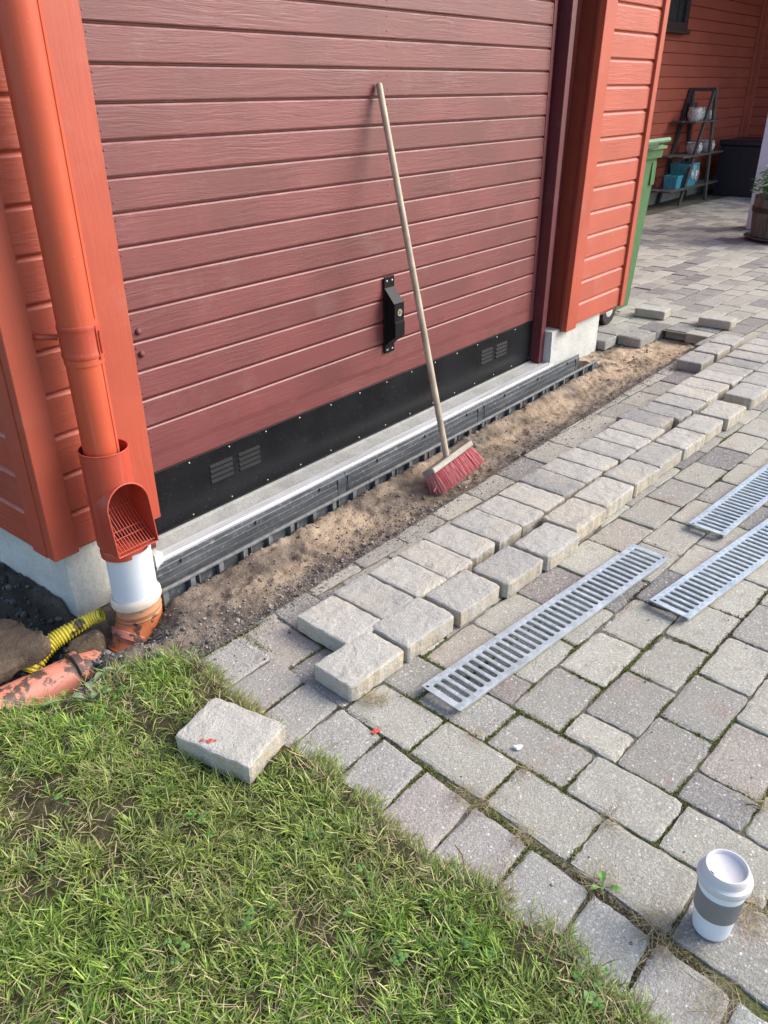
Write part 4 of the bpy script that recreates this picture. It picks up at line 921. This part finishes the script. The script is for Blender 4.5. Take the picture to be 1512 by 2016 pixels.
pot(10.27, 1.95, .957, .05, .11, POTM, 'small pale pot by the right leg on the top shelf')
pot(9.85, 1.93, .577, .108, .13, POTM, 'wide pale bowl on the left of the middle shelf')
pot(10.36, 1.95, .577, .110, .13, POTM, 'wide speckled bowl on the right of the middle shelf')
pot(10.20, 2.0, .205, .07, .20, POTM, 'beige pot behind the turquoise baskets on the lowest shelf')
def basket(x, y, z, w_, d_, h_, label, handles=False):
    mb = MB(); t = .008; n = 4
    taper(mb, w_*.9, d_*.9, 0, w_, d_, h_*.92); mb.box(-w_/2-.006, w_/2+.006, -d_/2-.006, -d_/2+.008, h_*.86, h_, .002); mb.box(-w_/2-.006, w_/2+.006, d_/2-.008, d_/2+.006, h_*.86, h_, .002); mb.box(-w_/2-.006, -w_/2+.008, -d_/2, d_/2, h_*.86, h_, .002); mb.box(w_/2-.008, w_/2+.006, -d_/2, d_/2, h_*.86, h_, .002)
    for i in range(n): mb.box(-w_/2*.93+.02, w_/2*.93-.02, -d_/2-.002+.02*(1-i/n), -d_/2+.03, h_*(.12+.18*i), h_*(.2+.18*i))
    o = mb.build('storage_basket', TURQ); o.location = (x, y, z); tag(o, label, 'basket', 'turquoise baskets on the lowest shelf')
    if handles:
        mb = MB()
        for k in range(7): mb.box(-.10+.03*k+.01*math.sin(k*5), -.082+.03*k, -d_/2-.018, -d_/2-.006, h_*(.40+.12*math.sin(k*2.1)), h_*(.72+.22*math.sin(k*3.7)), .001)
        mb.build('white_label_strips', PVC, o)
basket(9.30, 1.93, .205, .17, .17, .15, 'small turquoise basket at the front left of the lowest shelf')
basket(9.72, 1.96, .205, .32, .25, .27, 'large turquoise basket with white bits behind the small one', True)
# storage box
bxo = thing('storage_box', 'dark navy lidded storage box in the shaded far corner', 'storage box', (11.15, 1.25, 0))
mb = MB(); mb.box(-.45, .45, -.60, .62, .0, .63, .008)
for i in range(9): mb.box(-.4535, -.4501, -.58+i*.13, -.58+i*.13+.10, .04, .60)
mb.build('box_body', DARKBOX, bxo); mb = MB(); mb.box(-.475, .47, -.63, .64, .632, .70, .012); mb.build('box_lid', DARKBOX, bxo)
# barrel planter
ba = thing('barrel_planter', 'weathered half barrel planter with dark iron band by the white post', 'planter', (7.40, .06, .0))
mb = MB(); ns = 22; Rb = lambda z: .275+.03*math.sin(min(1, z/.42)*1.9)
for i in range(ns):
    a0 = 2*math.pi*i/ns+.012; a1 = 2*math.pi*(i+1)/ns-.012; vs = []; hh = .40+.012*math.sin(i*3.3)
    for z in (.045, .15, .27, hh):
        for r_ in (Rb(z), Rb(z)-.025):
            for a in (a0, a1): vs.append((r_*math.cos(a), r_*math.sin(a), z))
    fs = []
    for k in range(3):
        o_ = k*4; fs += [(o_, o_+1, o_+5, o_+4), (o_+2, o_+6, o_+7, o_+3), (o_, o_+4, o_+6, o_+2), (o_+1, o_+3, o_+7, o_+5)]
    fs += [(12, 13, 15, 14)]; mb.add(vs, fs)
mb.lathe([(.001, .05), (.265, .05)], 22); mb.build('staves', BARRELW, ba)
mb = MB(); mb.lathe([(Rb(.27)+.002, .265), (Rb(.27)+.006, .266), (Rb(.31)+.006, .309), (Rb(.31)+.002, .31)], 44); mb.build('iron_hoop', IRON, ba, smooth=True)
mb = MB(); mb.lathe([(.001, .36), (.14, .372), (.26, .36)], 22); mb.build('potting_soil', LSOIL, ba)
sa_ = MB(); sa_.lathe([(.001, .012), (.28, .012), (.315, .04), (.34, .042), (.345, .034), (.315, .018), (.285, .001), (.001, .001)], 44); o = sa_.build('saucer', SAUCER, smooth=True); o.location = (7.40, .06, .003); tag(o, 'dark round saucer under the barrel planter', 'saucer')
mb = MB(); rg = random.Random(9)
pl = thing('flowering_plant', 'green leafy plant with red and white flowers growing in the barrel', 'plant', (7.40, .06, .36))
for i in range(760):
    a = rg.uniform(0, 6.28); el = rg.uniform(.1, 1.4); r_ = rg.uniform(.08, .33)
    c = Vector((math.cos(a)*math.cos(el)*r_*1.05, math.sin(a)*math.cos(el)*r_*1.05, .02+math.sin(el)*r_*1.15)); d = Vector((math.cos(a+rg.uniform(-.8, .8)), math.sin(a+rg.uniform(-.8, .8)), rg.uniform(-.5, .6))).normalized(); s_ = d.cross(Vector((rg.uniform(-.4, .4), rg.uniform(-.4, .4), 1))).normalized(); L = rg.uniform(.04, .085); k = rg.uniform(.6, 1.4); cup_ = Vector((0, 0, .008))
    mb.add([tuple(c), tuple(c+d*L*.5+s_*L*.33+cup_), tuple(c+d*L), tuple(c+d*L*.5-s_*L*.33+cup_)], [(0, 1, 2, 3)], (.06*k, .17*k, .03*k, 1))
mb.build('foliage', LEAF, pl, fixn=False)
mb = MB()
for i in range(46):
    a = rg.uniform(0, 6.28); el = rg.uniform(.2, 1.45); r_ = rg.uniform(.24, .34); c = Vector((math.cos(a)*math.cos(el)*r_, math.sin(a)*math.cos(el)*r_, .04+math.sin(el)*r_*1.2)); col = (.7, .7, .68, 1) if rg.random() < .6 else (.5, .03, .07, 1)
    for k in range(5):
        t = 6.283*k/5; d = Vector((math.cos(t), math.sin(t), .25)); s_ = Vector((-math.sin(t), math.cos(t), 0)); mb.add([tuple(c), tuple(c+d*.014+s_*.009), tuple(c+d*.022), tuple(c+d*.014-s_*.009)], [(0, 1, 2, 3)], col)
mb.build('flowers', PETAL, pl, fixn=False)

# ================================================================ LAWN
def lawn_h(x, y): return .004+.016*(fbm(x*6, y*6, 41)-.45)+.008*(fbm(x*25, y*25, 43)-.5)
st_ = .022; xs = np.arange(-4, -.30, st_); ys = np.arange(-3.2, -.30, st_); X, Y = np.meshgrid(xs, ys); i = np.arange(X.size).reshape(X.shape)
cx = (X[:-1, :-1]+X[1:, 1:])/2; cy = (Y[:-1, :-1]+Y[1:, 1:])/2; keep = inpoly(cx.ravel(), cy.ravel(), LAWN)
f = np.stack([i[:-1, :-1], i[:-1, 1:], i[1:, 1:], i[1:, :-1]], -1).reshape(-1, 4)[keep]
# slope the sheet down where it meets the paving and the trench
def edge_d(x, y):
    d = np.full(x.shape, 9.)
    for k in range(len(LAWN)):
        (x0, y0), (x1, y1) = LAWN[k], LAWN[(k+1) % len(LAWN)]; dx, dy = x1-x0, y1-y0; t = np.clip(((x-x0)*dx+(y-y0)*dy)/(dx*dx+dy*dy), 0, 1); d = np.minimum(d, np.hypot(x-x0-t*dx, y-y0-t*dy))
    return d
Zl = lawn_h(X, Y)+np.where(X > -.6, .004, 0)-.03*np.clip(1-edge_d(X, Y)/.03, 0, 1)*(Y > -.62)
lw = arrays('lawn', np.stack([X, Y, Zl], -1).reshape(-1, 3), f, LSOIL, kind='structure'); lw.data.polygons.foreach_set('use_smooth', [True]*len(f))
def blades(x, y, z, ang, L, W, lean, curve, col):
    n = len(x); dx, dy = np.cos(ang), np.sin(ang); px, py = -dy, dx; tw = RNG.uniform(-.9, .9, n); c_, s_ = np.cos(tw), np.sin(tw)
    v = np.zeros((n, 7, 3)); base = np.stack([x, y, z], -1); side = np.stack([px*c_, py*c_, s_*.6], -1)
    for k, (t, w_) in enumerate(((0, .8), (.4, 1.), (.75, .75))):
        a = lean+curve*t; p = base+np.stack([dx*np.sin(a)*L*t, dy*np.sin(a)*L*t, np.cos(a)*L*t], -1)
        v[:, 2*k] = p-side*(W*w_/2)[:, None]; v[:, 2*k+1] = p+side*(W*w_/2)[:, None]
    a = lean+curve*1.05; v[:, 6] = base+np.stack([dx*np.sin(a)*L, dy*np.sin(a)*L, np.cos(a)*L], -1)
    v[..., 2] = np.maximum(v[..., 2], (z-.004)[:, None]+np.array([0, 0, .003, .003, .004, .004, .004]))
    o = 7*np.arange(n)[:, None]; f = np.concatenate([o+np.array([[0, 1, 3]]), o+np.array([[0, 3, 2]]), o+np.array([[2, 3, 5]]), o+np.array([[2, 5, 4]]), o+np.array([[4, 5, 6]])], 0)
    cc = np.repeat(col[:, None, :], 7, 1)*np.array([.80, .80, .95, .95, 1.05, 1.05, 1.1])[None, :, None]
    return v.reshape(-1, 3), f, cc.reshape(-1, 3)
def pal(n, x, y):
    c = np.array([(.125, .205, .025), (.175, .265, .036), (.25, .33, .062), (.080, .155, .028), (.31, .33, .12), (.21, .25, .05)])
    k = RNG.choice(len(c), n, p=[.26, .27, .17, .12, .07, .11]); col = c[k]*RNG.uniform(.8, 1.22, (n, 1))
    ye = np.clip((fbm(x*5+3, y*5, 61)-.47)*4, 0, 1)[:, None]*.5; col = col*1.34; return col*(1-ye)+np.array([[.32, .30, .10]])*ye*RNG.uniform(.8, 1.2, (n, 1))
def scatter(n, x0, x1, y0, y1, patch=True):
    x = RNG.uniform(x0, x1, n); y = RNG.uniform(y0, y1, n); k = inpoly(x, y, LAWN)
    k &= ~((np.abs(x+.515) < .085) & (np.abs(y+.938) < .115) & (RNG.random(n) < .9))
    if patch:
        dn = fbm(x*8, y*8, 91)*.65+fbm(x*21, y*21, 95)*.35; k &= RNG.random(n) < np.clip((dn-.36)*5.5, .02, 1)
        for px_, py_, pr_ in ((-.905, -.79, .07), (-.86, -.70, .05), (-.80, -1.14, .035), (-.99, -.93, .05), (-.64, -1.12, .03), (-.73, -1.45, .035), (-.55, -1.75, .03)): k &= ~((np.hypot((x-px_)*.8, y-py_) < pr_*RNG.uniform(.5, 1.15, n)) & (RNG.random(n) < .93))
    return x[k], y[k]
V, F, Cc = [], [], []; off = 0
def emit(t):
    global off
    V.append(t[0]); F.append(t[1]+off); Cc.append(t[2]); off += len(t[0])
# tufts
x, y = scatter(8200, -1.9, -.36, -2.6, -.30); nb = 24
tx, ty = np.repeat(x, nb), np.repeat(y, nb); n = len(tx); r = np.abs(RNG.normal(0, .011, n)); a = RNG.uniform(0, 6.283, n); bx_, by_ = tx+r*np.cos(a), ty+r*np.sin(a)
tdir = np.repeat(RNG.uniform(0, 6.283, len(x)), nb); ang = np.where(RNG.random(n) < .6, a+RNG.normal(0, .6, n), tdir+RNG.normal(0, .7, n))
edge = np.clip(edge_d(bx_, by_)/.05, .45, 1)
sz = np.repeat(RNG.uniform(.7, 1.25, len(x)), nb)
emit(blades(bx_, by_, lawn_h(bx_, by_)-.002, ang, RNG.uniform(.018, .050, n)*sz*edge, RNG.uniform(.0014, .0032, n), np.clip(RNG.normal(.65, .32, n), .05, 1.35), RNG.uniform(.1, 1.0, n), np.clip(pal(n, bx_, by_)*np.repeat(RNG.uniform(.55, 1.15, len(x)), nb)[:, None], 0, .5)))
# short undergrowth, its colour darkened to stand for shade between the tufts
x, y = scatter(60000, -1.9, -.36, -2.6, -.30); n = len(x)
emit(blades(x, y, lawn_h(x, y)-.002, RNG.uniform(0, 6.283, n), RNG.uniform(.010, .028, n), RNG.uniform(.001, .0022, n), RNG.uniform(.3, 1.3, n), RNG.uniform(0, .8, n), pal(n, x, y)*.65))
# straw
x, y = scatter(30000, -1.9, -.36, -2.6, -.30, False); k = fbm(x*7, y*7, 65) > RNG.uniform(.38, .75, len(x)); x, y = x[k], y[k]; n = len(x)
sc_ = np.array([[.46, .37, .20]])*RNG.uniform(.55, 1.25, (n, 1))
emit(blades(x, y, lawn_h(x, y)+RNG.uniform(0, .014, n), RNG.uniform(0, 6.283, n), RNG.uniform(.012, .045, n), RNG.uniform(.0010, .0022, n), RNG.uniform(1.15, 1.6, n), RNG.uniform(-.3, .2, n), sc_))
# fringe creeping over the paving edge
LP = np.array(LAWN[10:]+LAWN[:5]); xs_, ys_, as_ = [], [], []
for p0, p1 in zip(LP[:-1], LP[1:]):
    L_ = np.linalg.norm(p1-p0)
    if L_ > .6: continue
    n = int(L_*4200); t = RNG.random(n); q = p0+(p1-p0)*t[:, None]; nn = np.array([(p1-p0)[1], -(p1-p0)[0]])/L_; q = q+nn*RNG.normal(-.002, .016, n)[:, None]; k = fbm(q[:, 0]*14, q[:, 1]*14, 171) > RNG.uniform(.25, .6, n)
    xs_.append(q[k, 0]); ys_.append(q[k, 1]); as_.append(np.full(k.sum(), math.atan2(nn[1], nn[0]))+RNG.normal(0, 1.0, k.sum()))
x, y, a = map(np.concatenate, (xs_, ys_, as_)); n = len(x); cf_ = pal(n, x, y)*RNG.uniform(.6, 1.1, (n, 1)); dr_ = RNG.random(n) < .3; cf_[dr_] = np.array([.34, .27, .14])*RNG.uniform(.6, 1.2, (dr_.sum(), 1))
emit(blades(x, y, np.full(n, .003), a, RNG.uniform(.012, .040, n), RNG.uniform(.0011, .0024, n), RNG.uniform(.4, 1.35, n), RNG.uniform(.1, .7, n), cf_))
# coarser outskirts outside the picture
x, y = scatter(60000, -4, -1.9, -3.2, -.33, False); n = len(x)
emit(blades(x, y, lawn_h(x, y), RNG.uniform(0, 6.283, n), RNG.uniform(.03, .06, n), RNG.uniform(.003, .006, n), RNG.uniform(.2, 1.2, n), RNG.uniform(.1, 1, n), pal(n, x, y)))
tag(arrays('grass', np.concatenate(V), np.concatenate(F), LEAF, np.concatenate(Cc), kind='stuff'), 'uneven green lawn grass with straw coloured patches', 'grass')
# clover and small round leaves
mb = MB(); rg = random.Random(31)
CL = [(-.92, -1.22, 5), (-.70, -1.05, 6), (-.62, -1.42, 5), (-.565, -1.62, 6), (-.60, -.57, 8), (-.66, -.62, 7), (-.95, -.90, 4), (-.53, -1.83, 7), (-.78, -1.30, 4), (-.58, -1.28, 4), (-.49, -.80, 4), (-.84, -.75, 3), (-.7, -1.55, 5)]
for cx, cy, n_ in CL:
    for i in range(n_):
        x, y = cx+rg.gauss(0, .025), cy+rg.gauss(0, .025); z = float(lawn_h(np.array([x]), np.array([y]))[0])+rg.uniform(.012, .03); k = rg.uniform(.7, 1.3); s_ = rg.uniform(.003, .006); a0 = rg.uniform(0, 6.28)
        for t in range(3):
            a = a0+t*2.094; c = Vector((x+math.cos(a)*s_, y+math.sin(a)*s_, z)); tl_ = rg.uniform(-.3, .3)
            mb.add([(c.x+s_*.95*math.cos(b), c.y+s_*.95*math.sin(b), c.z+s_*tl_*math.cos(b-a)+.001*(j % 2)) for j, b in enumerate([i_*6.283/7 for i_ in range(7)])], [tuple(range(7))], (.10*k, .20*k, .045*k, 1))
tag(mb.build('clover', LEAF, fixn=False), 'small clover leaves scattered in the lawn', 'clover', kind='stuff')
# moss and dry grass in the paving joints
V, F, Cc = [], [], []; off = 0
px_, py_, wt = [], [], []
for p0, p1, w_ in JOINTS:
    L = np.linalg.norm(p1-p0); n = int(L*2600); t = RNG.random(n); q = p0[None]+(p1-p0)[None]*t[:, None]; nn = np.array([-(p1-p0)[1], (p1-p0)[0]])/L
    q = q+nn[None]*RNG.normal(0, .0035 if w_ < .9 else .0062, n)[:, None]; px_.append(q[:, 0]); py_.append(q[:, 1]); wt.append(np.full(n, w_))
x, y, w_ = map(np.concatenate, (px_, py_, wt)); dn = fbm(x*9, y*9, 101)+.22*(w_-.35)+.10*np.clip((1.3-x)/1.6, 0, 1)
k = (dn > RNG.uniform(.55, .68, len(x))) & (y < CUT) & ~((y > -.99) & (x > -.1)) ; x, y = x[k], y[k]; n = len(x)
mc = np.array([[.115, .125, .018]])*RNG.uniform(.45, 1.45, (n, 1)); br_ = (fbm(x*6, y*6, 107) > .56)[:, None]; mc = np.where(br_, np.array([[.12, .092, .040]])*RNG.uniform(.5, 1.3, (n, 1)), mc)
emit(blades(x, y, np.full(n, -.004), RNG.uniform(0, 6.283, n), RNG.uniform(.003, .0085, n), RNG.uniform(.0014, .0030, n), RNG.uniform(0, 1.0, n), RNG.uniform(0, .8, n), mc))
DRY = [(-.353, -1.888, .03, 170), (-.335, -1.86, .02, 80), (-.19, -1.085, .018, 90), (-.175, -1.10, .012, 40), (-.293, -1.425, .016, 90), (-.30, -1.47, .018, 70), (-.31, -1.58, .018, 80), (-.315, -1.75, .02, 80), (-.17, -1.70, .016, 60), (-.43, -1.60, .03, 80), (-.47, -1.75, .03, 90), (-.40, -2.0, .03, 120), (.08, -1.93, .02, 80), (-.125, -1.35, .014, 40), (-.16, -1.50, .014, 40), (-.18, -1.99, .022, 100), (-.21, -2.0, .02, 60)]
for cx, cy, s_, n in DRY:
    x = RNG.normal(cx, s_, n); y = RNG.normal(cy, s_*.7, n); z = RNG.uniform(.002, .010, n); c = np.array([[.36, .28, .15]])*RNG.uniform(.5, 1.3, (n, 1))
    emit(blades(x, y, z, RNG.uniform(0, 6.283, n), RNG.uniform(.015, .045, n), RNG.uniform(.0006, .0012, n), RNG.uniform(1.3, 1.62, n), RNG.uniform(-.25, .1, n), c))
tag(arrays('moss', np.concatenate(V), np.concatenate(F), LEAF, np.concatenate(Cc), kind='stuff'), 'green moss and dry grass bits in the joints between pavers', 'moss')
# weed seedling, pebble, twigs
def leafy(mb, c, a, L, W, rise, col):
    c = Vector(c); d = Vector((math.cos(a), math.sin(a), 0)); s_ = Vector((-d.y, d.x, 0)); rows = []
    for t, w_ in ((0, .12), (.25, .2), (.5, .8), (.75, .95), (.92, .6), (1, .08)):
        p = c+d*L*t+Vector((0, 0, rise*math.sin(t*2.2))); rows.append((p-s_*W*w_/2+Vector((0, 0, W*.12*w_)), p, p+s_*W*w_/2+Vector((0, 0, W*.12*w_))))
    vs = [tuple(p) for r_ in rows for p in r_]; fs = []
    for i in range(5): fs += [(3*i, 3*i+1, 3*i+4, 3*i+3), (3*i+1, 3*i+2, 3*i+5, 3*i+4)]
    mb.add(vs, fs, col)
mb = MB()
for a, L, W in ((2.6, .030, .009), (.6, .030, .019), (-1.3, .034, .013), (-2.9, .015, .006)): leafy(mb, (0, 0, .001), a, L, W, .012, (.13, .26, .06, 1))
wd = mb.build('weed', LEAF, fixn=False); wd.location = (-.318, -1.760, .002); tag(wd, 'young weed with smooth oval leaves growing from a paver joint', 'weed')
mb = MB()
for (x, y, a, L, W) in ((-.665, -.50, 2.9, .06, .012), (-.60, -.505, .4, .045, .018), (-.615, -.53, 1.3, .04, .02), (-.635, -.54, 2.2, .04, .02), (-.62, -.55, -.4, .04, .02), (-.60, -.54, 3.6, .035, .018), (-.55, -.52, .2, .05, .01), (-.52, -.50, 2.6, .04, .012)): leafy(mb, (x, y, .012), a, L, W, .014, (.20, .26, .13, 1))
tag(mb.build('weed', LEAF, fixn=False), 'pale wilted leafy weed where the lawn meets the dug soil', 'weed')
mb = MB(); mb.lathe([(.0002, -.004), (.007, -.002), (.0095, .001), (.007, .0045), (.0002, .006)], 10, wob=lambda k, z: .25*math.sin(k*1.9)); o = mb.build('pebble', WHITESTONE, smooth=True); o.scale = (1.25, .8, .8); o.rotation_euler = (0, 0, -.8); o.location = (-.103, -1.447, .004); tag(o, 'small white pebble lying on a reddish paver', 'pebble')
mb = MB(); mb.tube([(-.425, -1.495, .02), (-.43, -1.515, .014), (-.445, -1.53, .012), (-.468, -1.545, .022)], .0013, 6); o = mb.build('twig', plain('brown_twig', (.16, .06, .03), .7)); tag(o, 'thin reddish twig at the lawn edge', 'twig', 'thin twigs')
mb = MB(); mb.tube([(.052, -1.905, .005), (.06, -1.913, .0045), (.066, -1.928, .005)], .0011, 6); o = mb.build('twig', plain('dark_twig', (.05, .035, .03), .7)); tag(o, 'tiny dark twig lying on a grey paver near the right edge', 'twig', 'thin twigs')
S.cycles.max_bounces = 6; S.cycles.diffuse_bounces = 3; S.cycles.glossy_bounces = 3; S.cycles.transmission_bounces = 3
S.cycles.use_denoising = True
